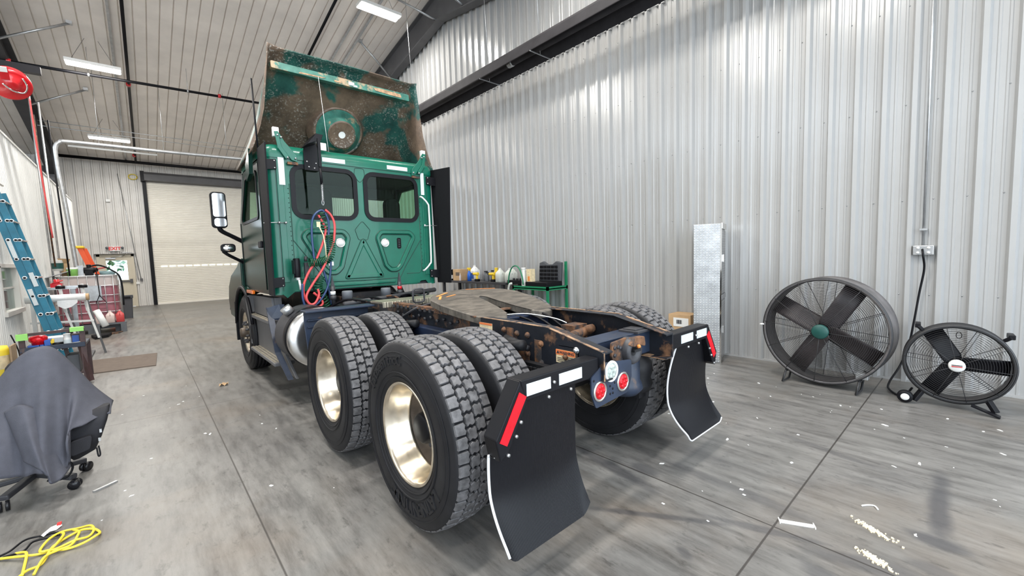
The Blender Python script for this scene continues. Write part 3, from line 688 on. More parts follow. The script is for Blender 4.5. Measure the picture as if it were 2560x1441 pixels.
# raised maker's lettering round the sidewall of the nearest tyre
near = [o for o in T.children if o.name.startswith('tyre')][0]; near.rotation_euler = (0, 0, 0)
tm = MB()
def arc_text(txt, r, a_mid, step, size, flip):
    for i, ch in enumerate(txt):
        a = a_mid+(i-(len(txt)-1)/2)*step*(-1 if not flip else 1)
        rad = Vector((0, math.cos(a), math.sin(a))); tan = Vector((0, -math.sin(a), math.cos(a)))
        up = rad if not flip else -rad; xd = -tan if not flip else tan
        xd = Vector((0, 1, 0)) if False else (up.cross(Vector((-1, 0, 0))))
        text_shape(tm, ch, size, frame_m(Vector((-0.1465, 0, 0))+rad*r, xd, up), 0.0045, bold=0.0022)
# viewed from -x, +y runs to the left
arc_text('Continental', 0.425, math.radians(60), 0.105, 0.085, False)
arc_text('CONTINENTAL', 0.400, math.radians(-108), 0.135, 0.10, False)
o = tm.build('lettering', 'rubber', near); 
bpy.data.objects.remove(valve)
v2 = MB().sphere((-0.075, 0.264*math.cos(-2.6), 0.264*math.sin(-2.6)), 0.011, 6).build('valve', 'label_cream', near)
st = place_tyre(steer_o, 1.205, YS, -1, with_rim=False)
sr = MB(); sr.lathe([(0.288, -0.105), (0.298, -0.115), (0.292, -0.122), (0.270, -0.10), (0.26, -0.03), (0.245, -0.02), (0.22, -0.055), (0.16, -0.105), (0.15, -0.115), (0.12, -0.12), (0.11, -0.12)], axis='x', n=48); sr.build('rim', 'rim_metal', st)
MB().lathe([(0, -0.205), (0.06, -0.20), (0.07, -0.18), (0.075, -0.13), (0.11, -0.12)], axis='x', n=24).build('hub', 'rim_dark', st)
for i in range(10):
    a = 2*PI*i/10; MB().cyl((-0.155, 0.143*math.cos(a), 0.143*math.sin(a)), (-0.11, 0.143*math.cos(a), 0.143*math.sin(a)), 0.016, 8, r2=0.02).build('lug_nut', 'dark_steel', st)
b = MB()
for k in range(8): a = 2*PI*(k+.5)/8; b.cyl((-0.0835, 0.20*math.cos(a), 0.20*math.sin(a)), (-0.0845, 0.20*math.cos(a), 0.20*math.sin(a)), 0.026, 12)
st2 = place_tyre(steer_o, 2*TX-1.205, YS, 1, with_rim=False)
for o in list(drive_me.children)+[drive_me, steer_o, WH]: bpy.data.objects.remove(o)

# ---- axles, differentials and suspension
for y in (YR, YF):
    part(MB().cyl((1.62, y, 0.54), (2.78, y, 0.54), 0.075, 16).sphere((TX, y, 0.54), 0.20, 10, 0.8, 0.9, 1.0), 'drive_axle', 'axle_black')
    for s in (-1, 1):
        x = TX+s*0.50
        part(MB().lathe([(0.05, 0.50), (0.13, 0.51), (0.145, 0.56), (0.13, 0.60), (0.145, 0.66), (0.14, 0.72), (0.10, 0.76), (0.11, 0.78)], (x-0.0*s, y-0.42 if y == YR else y-0.32, 0), 'z', 24), 'air_spring', 'axle_black')
        part(MB().bar((x, y+0.1, 0.50), (x, y-0.5 if y == YR else y-0.4, 0.48), 0.09, 0.05), 'suspension_beam', 'axle_black')
        # shock absorber on the outside of the rail
        sh = part(MB().cyl((x-0.0*s+s*0.0, y+0.05, 0.62), (x+s*0.02, y-0.22, 0.96), 0.035, 12).cyl((x, y-0.30, 0.985), (x, y-0.14, 0.965), 0.034, 12), 'shock_absorber', 'axle_black')
        part(MB().box(x-0.05, x+0.05, y-0.02, y+0.10, 0.62, 0.93), 'hanger_bracket', 'navy_worn', bevel=0.01)
part(MB().cyl((TX, YR+0.2, 0.60), (TX, 6.6, 0.72), 0.055, 14), 'drive_shaft', 'axle_black')
part(MB().box(TX-0.32, TX+0.32, 5.3, 7.6, 0.55, 1.12), 'engine_block', 'axle_black')
part(MB().cyl((1.3, YS, 0.48), (3.1, YS, 0.48), 0.06, 12), 'steer_axle', 'axle_black')

# ---- frame rails, cross members
XL, XR = 1.82, 2.58
XR = 2*TX-XL
def rail(x, s):
    """C channel: web outside, flanges inwards; s = +1 for flanges towards +x"""
    b = MB(); st_ = [(1.335, 0.830, 0.990), (1.345, 0.828, 0.995), (1.74, 0.800, 1.085), (1.9, 0.80, 1.088), (9.0, 0.80, 1.088)]
    t = 0.009; fl = 0.085
    for y0, y1 in zip(st_[:-1], st_[1:]):
        pass
    rows = []
    for y, z0, z1 in st_:
        sec = [(x+s*fl, z1), (x, z1), (x, z0), (x+s*fl, z0), (x+s*fl, z0+t), (x+s*t, z0+t), (x+s*t, z1-t), (x+s*fl, z1-t)]
        rows.append([(a, y, c_) for a, c_ in sec])
    b.grid(rows, smooth=False, closeu=True)
    b.add(rows[0], [tuple(range(8))]); b.add(rows[-1], [tuple(range(8))])
    return part(b, 'frame_rail', 'rail_paint', bevel=0.004)
rl = rail(XL, 1); rr2 = rail(XR, -1)
# paint worn through along the top edge of both rails
for xx in (XL, XR):
    q = rl if xx == XL else rr2
    for ya, yb, za, zb in ((1.345, 1.735, 0.9965, 1.0845), (1.74, 2.02, 1.0875, 1.0905), (2.05, 2.55, 1.0905, 1.0905)):
        MB().bar((xx+(0.008 if xx == XL else -0.012), ya, za), (xx+(0.008 if xx == XL else -0.012), yb, zb), 0.022, 0.003).build('worn_edge', 'worn_edge', q)
MB().box(XL+0.002, XL+0.012, 1.333, 1.336, 0.835, 0.99).build('worn_edge', 'worn_edge', rl)
MB().box(XR-0.09, XR, 1.34, 1.6, 0.826, 0.829).build('worn_edge', 'worn_edge', rr2)
# bolt heads, rust runs, plates on the visible left rail
for y, z in ((1.52, 0.98), (1.60, 0.93), (1.66, 0.86), (1.92, 1.02), (2.02, 1.02), (2.02, 0.86), (1.92, 0.90), (1.80, 0.98), (1.80, 0.86), (2.15, 1.03), (2.28, 0.88), (2.40, 0.88)):
    MB().cyl((XL-0.018, y, z), (XL+0.005, y, z), 0.013, 6).cyl((XL-0.006, y, z), (XL+0.002, y, z), 0.020, 12).build('bolt', 'galvanised' if z > 0.95 and y < 1.7 else 'rust', rl)
for y, w, z0, z1 in ((2.09, 0.035, 0.90, 1.05), (1.83, 0.03, 0.83, 1.0), (1.96, 0.05, 0.83, 0.93), (2.60, 0.05, 0.85, 1.06)):
    MB().box(XL-0.004, XL+0.001, y-w, y+w, z0, z1).build('rusty_patch', 'rust', rl, bevel=0.002)
lb = MB().box(XL-0.004, XL, 1.528, 1.675, 0.888, 0.967).build('warning_label', 'label_cream', rl)
MB().box(XL-0.0055, XL-0.003, 1.528, 1.675, 0.936, 0.967).build('label_header', 'label_orange', rl)
tm = MB(); text_shape(tm, '\u25b2WARNING', 0.023, frame_m((XL-0.006, 1.602, 0.951), (0, -1, 0), (0, 0, 1)), 0.0006, bold=0.0006)
for k in range(4): tm.box(XL-0.006, XL-0.004, 1.54, 1.665-0.012*(k == 3)*3, 0.898+0.0095*k, 0.901+0.0095*k)
tm.build('lettering', 'ink', rl)
MB().box(XL-0.004, XL, 2.28, 2.425, 0.985, 1.056).box(XL-0.006, XL-0.003, 2.28, 2.425, 1.042, 1.056, 1).build('worn_label', ['label_cream', 'label_orange'], rl)
part(MB().box(XL, XR, 1.50, 1.515, 0.84, 0.995).box(XL, XR, 1.50, 1.66, 0.985, 0.997).box(XL, XR, 1.50, 1.60, 0.84, 0.85), 'rear_crossmember', 'navy_worn', bevel=0.004)
part(MB().box(TX+0.18, TX+0.38, 1.47, 1.62, 0.995, 1.012).box(TX+0.2, TX+0.36, 1.50, 1.6, 1.012, 1.02), 'step_plate', 'dark_steel', bevel=0.003)
for y in (2.45, 3.0, 4.3): part(MB().box(XL+0.01, XR-0.01, y, y+0.012, 0.82, 1.06).box(XL+0.01, XR-0.01, y-0.05, y+0.06, 1.04, 1.052), 'crossmember', 'navy_paint', bevel=0.003)
# brake valve cluster and lines between the rails
vb = part(MB().box(TX+0.14, TX+0.30, 1.98, 2.10, 0.88, 1.0).cyl((TX+0.1, 1.95, 0.94), (TX+0.36, 1.98, 0.95), 0.035, 12).cyl((TX+0.26, 1.9, 0.98), (TX+0.30, 2.1, 0.92), 0.03, 10), 'brake_valve', 'rust')
part(MB().tube(bez([(TX-0.10, 2.45, 1.075), (TX-0.02, 2.3, 1.085), (TX+0.06, 2.1, 1.06), (TX+0.09, 2.0, 1.03)], 6), 0.004, 6), 'air_line', 'white_plastic')
for k in range(5):
    part(MB().tube(bez([(XL+0.12+0.11*k, 2.9, 1.0), (XL+0.18+0.1*k, 2.4, 1.03+0.01*k), (XL+0.2+0.08*k, 1.95, 0.93), (XL+0.16+0.12*k, 1.7, 0.90)], 5), 0.009, 6), 'air_line', 'black')
# U-bolt spring pack and finned valve seen outside the left rail
b = MB()
for k in range(6): b.box(XL-0.09, XL-0.02, 1.70+0.035*k, 1.725+0.035*k, 0.79, 0.85)
b.box(XL-0.075, XL-0.03, 1.70, 1.90, 0.76, 0.87)
part(b, 'height_control_valve', 'axle_black', bevel=0.003)
part(MB().tube([(XL-0.07, 2.06, 0.985), (XL-0.06, 1.93, 0.96)], 0.034, 12).tube([(XL-0.06, 1.93, 0.96), (XL-0.055, 1.86, 0.95)], 0.02, 8), 'shock_mount', 'axle_black')
part(MB().prism([(1.94, 0.93), (2.00, 0.93), (2.02, 0.70), (1.98, 0.66)], 'x', XL-0.11, XL-0.09), 'shock_blade', 'navy_paint')
part(MB().box(XL-0.12, XL-0.01, 2.02, 2.12, 0.62, 0.90), 'spring_hanger', 'rust', bevel=0.01)

# ---- tail light plate below the rear end
lp = part(MB().prism(rpoly([(1.735, 0.87), (1.735, 0.78), (1.772, 0.695), (2.075, 0.715), (2.115, 0.80), (2.115, 0.90), (1.86, 0.93)], 0.02, 3), 'y', 1.352, 1.360), 'tail_light_plate', 'navy_worn')
def light(x, z, ring, lens, r=0.057):
    b = MB(); b.lathe([(r*0.74, 1.352), (r*0.78, 1.344), (r*0.98, 1.344), (r, 1.351)], (x, 0, z), 'y', 32); o = b.build('lamp_ring', ring, lp)
    L_ = MB(); L_.lathe([(0, 1.3395), (r*0.4, 1.340), (r*0.7, 1.3435), (r*0.76, 1.351)], (x, 0, z), 'y', 32)
    for i in range(7):
        a = 2*PI*i/6; q = (0 if i == 6 else r*0.46); L_.lathe([(0, -0.0035), (r*0.17, -0.0015), (r*0.19, 0.001)], (x+q*math.cos(a), 1.3405, z+q*math.sin(a)), 'y', 10)
    L_.build('tail_lamp_lens' if 'red' in lens else 'reverse_lamp_lens', lens, lp)
light(1.806, 0.783, 'aluminium', 'lens_red'); light(2.022, 0.789, 'aluminium', 'lens_red'); light(1.911, 0.872, 'white_paint', 'lens_clear', 0.060)
for x, z in ((1.90, 0.79), (1.945, 0.80), (1.925, 0.745), (1.90, 0.745), (1.925, 0.77), (1.755, 0.85)): MB().cyl((x, 1.3505, z), (x, 1.353, z), 0.007, 8).build('drilled_hole', 'black', lp)
# gutted coupling: rusty bracket with round horn
pc = part(MB().prism(rpoly([(2.035, 1.0), (2.19, 1.01), (2.20, 0.90), (2.245, 0.845), (2.19, 0.815), (2.10, 0.825), (2.05, 0.88), (2.03, 0.92)], 0.015, 3), 'y', 1.43, 1.445), 'coupling_bracket', 'rust', bevel=0.003)
MB().lathe([(0.03, 1.40), (0.05, 1.385), (0.072, 1.385), (0.082, 1.40), (0.082, 1.46)], (2.215, 0, 0.925), 'y', 24).build('horn_ring', 'dark_steel', pc)
MB().lathe([(0.0, 1.405), (0.03, 1.40)], (2.215, 0, 0.925), 'y', 16).box(2.18, 2.25, 1.37, 1.40, 0.925, 0.94).build('horn_core', 'axle_black', pc)
MB().prism(rpoly([(2.14, 0.97), (2.20, 1.01), (2.31, 1.005), (2.325, 0.94), (2.25, 0.96), (2.20, 0.955)], 0.01, 2), 'y', 1.38, 1.42).build('broken_lug', 'rust', pc, bevel=0.004)
for x, z in ((2.06, 0.965), (2.095, 0.965), (2.06, 0.92), (2.12, 0.955), (2.14, 0.865), (2.20, 0.85)): MB().cyl((x, 1.424, z), (x, 1.432, z), 0.012, 10).build('bolt', 'dark_steel', pc)
part(MB().cyl((2.22, 1.374, 0.955), (2.235, 1.372, 0.955), 0.012, 8), 'orange_pin', 'orange_mark')
# air tank hanging behind the plate
part(MB().lathe([(0.0, 0.53), (0.10, 0.54), (0.135, 0.58), (0.125, 0.62), (0.115, 0.64), (0.115, 0.83), (0.08, 0.86)], (2.49, 1.66, 0), 'z', 28), 'air_spring_can', 'navy_worn')

# ---- mud flap arms and flaps
def flap(s):
    mx = (lambda x: x) if s < 0 else (lambda x: 2*TX+0.005-x)
    y0, y1 = 1.36, 1.45
    a = part(MB().prism([(mx(x), z) for x, z in ((1.235, 0.968), (1.81, 0.968), (1.81, 0.865), (1.265, 0.865))], 'y', y0, y1)
             .prism([(mx(x), z) for x, z in ((1.235, 0.968), (1.275, 0.865), (1.155, 0.66), (1.105, 0.63), (1.082, 0.735))], 'y', y0, y1), 'mud_flap_arm', 'black', bevel=0.006)
    def strip(pts, m, nm):
        o = MB().prism([(mx(x), z) for x, z in pts], 'y', y0-0.003, y0-0.0005).build(nm, m, a); return o
    st1 = strip([(1.27, 0.945), (1.43, 0.945), (1.43, 0.888), (1.27, 0.888)], 'reflector_white', 'white_reflective_strip')
    st2 = strip([(1.49, 0.945), (1.665, 0.945), (1.665, 0.888), (1.49, 0.888)], 'reflector_white', 'white_reflective_strip')
    strip([(1.225, 0.918), (1.268, 0.888), (1.142, 0.695), (1.102, 0.722)], 'reflector_red', 'red_reflective_strip')
    for x, z in ((1.45, 0.915), (1.41, 0.852), (1.57, 0.852), (1.225, 0.782), (1.195, 0.725), (1.145, 0.655)):
        MB().cyl((mx(x), y0-0.012, z), (mx(x), y0+0.002, z), 0.008, 8).build('bolt', 'galvanised', a)
    # hanging flap with a forward kick near the foot, ribbed face
    rows = []; N = 40; xo, xi = 1.10, 1.70
    for k in range(33):
        u = k/32; z = 0.865-0.675*u; dy = 0.045*math.sin(PI*min(1, u/0.95)) - 0.085*max(0, (u-0.60)/0.4)**1.6
        row = []
        for j in range(N+1):
            w = j/N; x = xo+(1.655+0.045*math.sin(PI*min(1, u*1.02))-xo)*w; z = 0.865-0.675*u+(0.05*max(0, (w-0.88)/0.12)**2+0.03*max(0, (0.08-w)/0.08)**2)*u**6
            zt = z
            if u < 0.32:                                    # cut corner along the sloping arm
                lim = 0.865-max(0, (1.245-x))*1.55
                zt = min(z, lim)
            bul = 0.07*math.sin(PI*w)*math.sin(PI*min(1, u*1.1))
            row.append((mx(x), y0+0.035+dy-0.03*math.sin(PI*w)*math.sin(PI*min(1,u*1.1)), zt))
        rows.append(row)
    fb = MB(); fb.grid(rows)
    back = [[(p[0], p[1]+0.008, p[2]) for p in r] for r in rows]; fb.grid(back)
    def rimstrip(L1, L2): fb.grid([L1, L2], mi=1)
    rimstrip(rows[-1], back[-1]); rimstrip([r[0] for r in rows], [r[0] for r in back]); rimstrip([r[-1] for r in rows], [r[-1] for r in back]); rimstrip(rows[0], back[0])
    fo = part(fb, 'mud_flap', ['flap_mat', 'white_trim'])
    edge = [Vector(r[0])+Vector((0, 0.004, 0)) for r in rows[(8 if s < 0 else 6):]] if s < 0 else [Vector(r[-1])+Vector((0, 0.004, 0)) for r in rows]
    MB().tube(edge, 0.007, 6).tube([Vector(p)+Vector((0, 0.004, 0)) for p in rows[-1]] if s > 0 else edge[-3:], 0.006, 6).build('white_edge_trim', 'white_trim', fo)
m, nt, bb = new_mat('ribbed_flap_rubber'); MT['flap_mat'] = m
bb.inputs['Base Color'].default_value = (0.007, 0.007, 0.009, 1); bb.inputs['Roughness'].default_value = 0.30; bb.inputs['Specular IOR Level'].default_value = 0.2
tc = nd(nt, 'ShaderNodeTexCoord'); wv = nd(nt, 'ShaderNodeTexWave', wave_type='BANDS', bands_direction='X'); wv.inputs['Scale'].default_value = 40; nt.links.new(tc.outputs['Object'], wv.inputs[0]); bump(nt, bb, wv.outputs[1], 0.25, 0.004)
flap(-1); flap(1)

# ---- fifth wheel
def zp(y): return 1.272-0.19*(3.35-y)
PXC = TX
poly = [(-0.08, 2.92), (-0.055, 2.78), (-0.085, 2.60), (-0.135, 2.40), (-0.20, 2.33), (-0.31, 2.345), (-0.385, 2.42), (-0.44, 2.60), (-0.475, 2.80), (-0.470, 2.96), (-0.40, 3.06), (-0.25, 3.14), (-0.08, 3.18)]
poly = [(0, 3.185)]+[(-a, y) for a, y in poly[::-1][0:]]+[(0.0, 3.0)]
right = [(0.25, 3.14), (0.40, 3.06), (0.470, 2.96), (0.475, 2.80), (0.44, 2.60), (0.385, 2.42), (0.31, 2.345), (0.20, 2.33), (0.135, 2.40), (0.085, 2.58), (0.055, 2.78), (0.05, 2.88), (0.0, 2.93)]
left = [(-a, y) for a, y in right[::-1][1:]]
out = rpoly([(PXC+a, y) for a, y in ([(0, 3.18)]+right+left)], 0.05, 3)
b = MB(); n = len(out)
v = [(x, y, zp(y)) for x, y in inset(out, 0.008)]+[(x, y, zp(y)-0.008) for x, y in out]+[(x, y, zp(y)-0.055) for x, y in out]
bm = bmesh.new(); vs = [bm.verts.new(p) for p in v[:n]]; es = [bm.edges.new((vs[i], vs[(i+1) % n])) for i in range(n)]; bmesh.ops.triangle_fill(bm, use_beauty=True, edges=es); bm.verts.index_update()
tf = [[q.index for q in fc.verts] for fc in bm.faces]; bm.free()
b.add(v, tf+[[2*n+i for i in f][::-1] for f in tf]+[(l*n+i, l*n+(i+1) % n, (l+1)*n+(i+1) % n, (l+1)*n+i) for l in (0, 1) for i in range(n)])
fw5 = part(b, 'fifth_wheel', 'greasy_iron', recalc=True)
for s in (-1, 1):
    MB().prism([(2.62, 1.08), (3.0, 1.08), (2.95, 1.13), (2.85, 1.125), (2.72, 1.09)], 'x', PXC+s*0.40-0.02, PXC+s*0.40+0.02).build('pivot_bracket', 'rust', fw5)
    MB().box(PXC+s*0.36-0.05, PXC+s*0.36+0.05, 2.45, 3.6, 1.088, 1.10).build('slider_rail', 'rust', fw5, bevel=0.003)
for (x0, y0), (x1, y1) in (((1.83, 3.02), (1.98, 3.10)), ((1.90, 2.98), (2.01, 3.02)), ((2.22, 3.155), (2.52, 3.10)), ((1.80, 2.93), (1.86, 3.01))):
    MB().bar((x0, y0, zp(y0)+0.0015), (x1, y1, zp(y1)+0.0015), 0.02, 0.002).build('orange_paint_mark', 'orange_mark', fw5)
sl = part(MB().box(XL-0.02, XL+0.05, 2.66, 3.95, 1.09, 1.115).box(XL-0.03, XR+0.03, 2.60, 2.66, 1.085, 1.10), 'fifth_wheel_base', 'rust', bevel=0.003)
for k in range(14): MB().box(XL-0.035, XL-0.02, 2.72+0.085*k, 2.755+0.085*k, 1.075, 1.10).build('rack_tooth', 'dark_steel', sl)
part(MB().box(XR-0.05, XR+0.02, 2.66, 3.95, 1.09, 1.115), 'fifth_wheel_base', 'rust', bevel=0.003)
part(MB().tube(bez([(1.74, 3.5, 1.0), (1.80, 3.3, 1.10), (2.0, 3.28, 1.13), (2.12, 3.3, 1.12)], 5), 0.012, 6), 'release_handle', 'dark_steel')
hk = part(MB().tube([(x, 3.62, z) for x, z in rrect(1.93, 2.05, 1.11, 1.24, 0.03, 4)], 0.009, 6, closed=True), 'pull_ring', 'dark_steel')
# rail hardware: bolts along the rail and brackets between the duals
for k in range(12): MB().cyl((XL-0.02, 2.70+0.10*k, 1.03-0.02*(k % 2)), (XL, 2.70+0.10*k, 1.03-0.02*(k % 2)), 0.014, 6).build('bolt', 'dark_steel', rl)
part(MB().box(XL-0.10, XL-0.01, 2.62, 3.30, 0.88, 0.96).box(XL-0.14, XL-0.02, 2.75, 2.85, 0.70, 0.90), 'walking_beam_bracket', 'navy_paint', bevel=0.01)
# ---- deck plate behind the cab, valves, canisters
part(MB().box(1.70, 2.72, 3.80, 4.08, 1.105, 1.125).box(1.70, 2.72, 3.79, 3.80, 1.07, 1.125), 'deck_plate', 'deck_plate', bevel=0.003)
part(MB().box(1.68, 2.78, 4.3, 5.2, 0.92, 1.02), 'battery_shelf', 'axle_black')
for x in (1.80, 2.28): part(MB().lathe([(0.035, 1.02), (0.035, 1.075), (0.058, 1.08), (0.060, 1.165), (0.055, 1.18), (0.04, 1.182), (0.0, 1.185)], (x, 4.98, 0), 'z', 20), 'breather_canister', 'grey_plastic')
for x, m_ in ((1.67, 'dark_steel'), (2.52, 'red_paint')):
    g = part(MB().cyl((x, 5.08, 1.03), (x, 5.08, 1.24), 0.022, 10).cyl((x, 5.08, 1.08), (x, 5.08, 1.13), 0.036, 12).prism([(x-0.03, 1.2), (x+0.03, 1.2), (x, 1.36)], 'y', 5.07, 5.09), 'air_fitting', 'dark_steel'); MB().cyl((x, 5.08, 1.14), (x, 5.08, 1.18), 0.030, 12).build('label_band', m_ if m_ == 'red_paint' else 'white_plastic', g)
for k in range(5): part(MB().tube(bez([(1.6+0.2*k, 5.0, 1.0), (1.7+0.25*k, 4.7, 1.10), (1.9+0.15*k, 4.4, 1.06), (2.0+0.1*k, 4.15, 1.02)], 5), 0.013, 6), 'air_line', 'black' if k != 2 else 'rust')
part(MB().tube([(1.62, 4.6, 1.06), (3.0, 5.0, 1.10)], 0.03, 8), 'cross_tube', 'dark_steel')

# ---- fuel tank, quarter fender, step fairing
b = MB(); cx, cz, R = 1.365, 0.735, 0.315
b.lathe([(0, 4.62), (0.22, 4.60), (R-0.025, 4.61), (R, 4.64)], (cx, 0, cz), 'y', 48, 0)
tk = part(b.lathe([(R, 4.64), (R, 5.15)], (cx, 0, cz), 'y', 48, 0), 'fuel_tank', 'tank_metal' if 'tank_metal' in MT else 'aluminium')
MB().lathe([(R+0.002, 4.70), (R+0.008, 4.705), (R+0.008, 4.80), (R+0.002, 4.805)], (cx, 0, cz), 'y', 48).build('tank_strap', 'black', tk)
MB().lathe([(R+0.002, 4.82), (R+0.004, 5.16)], (cx, 0, cz), 'y', 48).build('tank_wrap', 'dark_steel', tk)
MB().cyl((cx-0.20, 4.95, cz+0.26), (cx-0.25, 4.95, cz+0.32), 0.055, 16).build('filler_cap', 'galvanised', tk)
qf = part(MB().prism([(1.075, 1.085), (1.68, 1.085), (1.68, 0.60), (1.10, 0.60), (1.075, 0.98)], 'y', 4.10, 4.115)
          .prism([(1.06, 1.075), (1.70, 1.075), (1.70, 1.095), (1.06, 1.095)], 'y', 3.98, 4.15).box(1.10, 1.68, 4.06, 4.10, 0.99, 1.005).box(1.10, 1.68, 4.07, 4.10, 0.93, 0.94), 'quarter_fender', 'navy_worn', bevel=0.006)
M_('step_tread', (0.62, 0.56, 0.45), 0.35, 0.8, 0.2, 12)
def sx(y): return 1.10-0.0*(y)
sf = part(MB().prism([(6.70, 1.10), (5.62, 1.12), (5.55, 0.90), (5.25, 0.56), (4.74, 0.31), (5.2, 0.32), (6.30, 0.32), (6.62, 0.44)], 'x', 1.13, 1.16)
          .prism([(6.88, 1.10), (6.70, 1.10), (6.62, 0.44), (6.68, 0.44)], 'x', 1.06, 1.24).prism([(6.70, 1.10), (5.60, 1.12), (5.60, 0.9), (6.66, 0.86)], 'x', 1.16, 1.24), 'step_fairing', 'grey_steel', bevel=0.006)
def strip3(P, w):
    b = MB(); rows = [[(x0_, y, z), (x0_+w_, y, z)] for x0_, y, z, w_ in P]; b.grid(rows, smooth=False); b.grid([[(x, y+0.03, z) for x, y, z in r] for r in rows], smooth=False); b.grid([[r[0], (r[0][0], r[0][1]+0.03, r[0][2])] for r in rows], smooth=False); return b
strip3([(1.045, 5.48, 1.02, 0.06), (1.045, 5.20, 0.54, 0.06), (1.05, 4.72, 0.32, 0.05)], 0).build('end_panel', 'navy_worn', sf)
MB().add([(1.05, 5.47, 1.015), (1.17, 5.42, 1.055), (1.215, 5.38, 1.05), (1.19, 5.38, 0.90), (1.15, 5.40, 0.87), (1.07, 5.42, 0.89)], [(0, 1, 2, 3, 4, 5)]).build('corner_flap', 'navy_worn', sf).modifiers.new('t', 'SOLIDIFY').thickness = 0.006
for z, y0, y1, nm in ((0.86, 5.50, 6.62, 'upper'), (0.42, 5.20, 6.55, 'lower')):
    stp = MB().box(1.03 if nm == 'lower' else 1.06, 1.24, y0, y1, z-0.045, z-0.004).build('step', 'grey_steel', sf, bevel=0.01)
    tr = MB()
    for k in range(5): tr.box(1.04+0.035*k+(0.02 if nm == 'upper' else 0), 1.06+0.035*k+(0.02 if nm == 'upper' else 0), y0+0.03, y1-0.05, z-0.004, z+0.006)
    tr.build('step_tread', 'step_tread', sf)

# ---- cab shell
CY, CX0, CX1 = 5.40, 1.10, 3.30
GP = 'green_paint'
def mirx(x): return 2*TX-x
wl = rrect(1.40, 2.13, 2.075, 2.66, 0.11, 5); wr_ = [(mirx(x), z) for x, z in wl][::-1]
b = MB(); outline = [(1.21, 2.74), (1.21, 1.17), (1.26, 1.12), (1.36, 1.20), (2.95, 1.17), (3.02, 1.215), (3.10, 1.22), (3.14, 1.17), (3.19, 1.17), (3.19, 2.74)]
b.holed(outline, [wl, wr_], 'y', CY, CY+0.03)
cab = part(b, 'cab_shell', [GP, 'interior_dark'])
# rounded rear corners, with the seam between corner and rear panel
for s in (0, 1):
    f = (lambda x: x) if s == 0 else mirx
    b = MB(); rows = []
    for z in (1.16, 2.74):
        rows.append([(f(1.21-0.11*math.sin(a)), CY+0.11-0.11*math.cos(a), z) for a in [i*PI/16 for i in range(9)]])
    b.grid(rows); b.build('rear_corner', GP, cab)
    MB().box(min(f(1.232), f(1.30)), max(f(1.232), f(1.30)), CY-0.012, CY, 1.30, 2.72).build('corner_flange', GP, cab, bevel=0.004)
    MB().box(min(f(1.222), f(1.228)), max(f(1.222), f(1.228)), CY-0.003, CY+0.001, 1.20, 2.72).build('panel_seam', 'green_seam', cab)
    # side plate with door window
    hole = rpoly([(5.80, 2.10), (5.80, 2.62), (6.42, 2.62), (6.86, 2.10)], 0.05, 3); outp = [(5.51, 1.17), (5.51, 2.75), (6.55, 2.75), (7.05, 2.10), (7.05, 1.17)]
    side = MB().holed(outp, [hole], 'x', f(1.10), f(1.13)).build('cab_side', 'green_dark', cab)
    MB().holed([tuple(p) for p in inset(hole, -0.035)], [hole], 'x', f(1.09), f(1.10)).build('door_window_frame', 'black', cab)
    MB().prism(hole, 'x', f(1.11), f(1.115)).build('door_glass', 'glass_dark', cab)
    for yy_, zt_ in ((5.62, 2.70), (6.98, 2.1)): MB().tube([(f(1.097), yy_, 1.22), (f(1.097), yy_, zt_)], 0.006, 6).build('door_seam', 'black', cab)
    MB().box(min(f(1.07), f(1.10)), max(f(1.07), f(1.10)), 5.66, 5.80, 1.72, 1.80).build('door_handle', 'black', cab, bevel=0.01)
# roof with rounded edges
def rounded_block(x0, x1, y0, y1, z0, z1, r, n=5):
    b = MB(); rows = []
    rows.append([(x, y, z0) for x, y in rrect(x0, x1, y0, y1, 0.11, n)])
    for i in range(n+1):
        a = i/n*PI/2; q = r*(1-math.cos(a)); z = z1-r+r*math.sin(a); rows.append([(x, y, z) for x, y in rrect(x0+q, x1-q, y0+q, y1-q, max(0.02, 0.11-q*0.3), n)])
    b.grid(rows, closeu=True); b.add(rows[-1], [tuple(range(len(rows[-1])))], smooth=False); return b
rounded_block(1.10, 3.30, 5.39, 6.75, 2.735, 2.90, 0.10).build('cab_roof', GP, cab)
MB().box(1.26, 3.14, CY-0.004, CY, 2.73, 2.737).build('roof_seam', 'green_seam', cab)
# front: windscreen frame, pillars, dash, floor, interior
MB().add([(1.12, 6.55, 2.75), (3.28, 6.55, 2.75), (3.28, 6.62, 2.68), (1.12, 6.62, 2.68)], [(0, 1, 2, 3)]).box(1.12, 3.28, 6.6, 6.75, 2.52, 2.75).box(1.12, 3.28, 7.0, 7.08, 1.17, 1.98).tube([(1.14, 6.6, 2.7), (1.16, 7.05, 1.98)], 0.05, 8).tube([(3.26, 6.6, 2.7), (3.24, 7.05, 1.98)], 0.05, 8).build('windscreen_frame', 'interior_dark', cab)
MB().add([(1.16, 6.75, 2.52), (3.24, 6.75, 2.52), (3.22, 7.04, 1.98), (1.18, 7.04, 1.98)], [(0, 1, 2, 3)]).build('windscreen', 'glass_clear', cab)
MB().box(1.13, 3.27, 5.44, 7.0, 1.17, 1.20).box(1.16, 3.24, 6.6, 7.0, 1.2, 1.93).box(1.13, 3.27, 5.44, 6.7, 2.68, 2.70).build('cab_floor_and_dash', 'interior_dark', cab)
for x, hw_, zt in ((1.70, 0.27, 2.50), (2.82, 0.12, 2.42)):
    MB().prism(rrect(x-hw_, x+hw_, 1.5, zt, 0.09, 4), 'y', 5.75, 5.88).box(x-0.24, x+0.24, 5.75, 6.2, 1.4, 1.55).build('seat', 'seat_grey', cab, bevel=0.04)
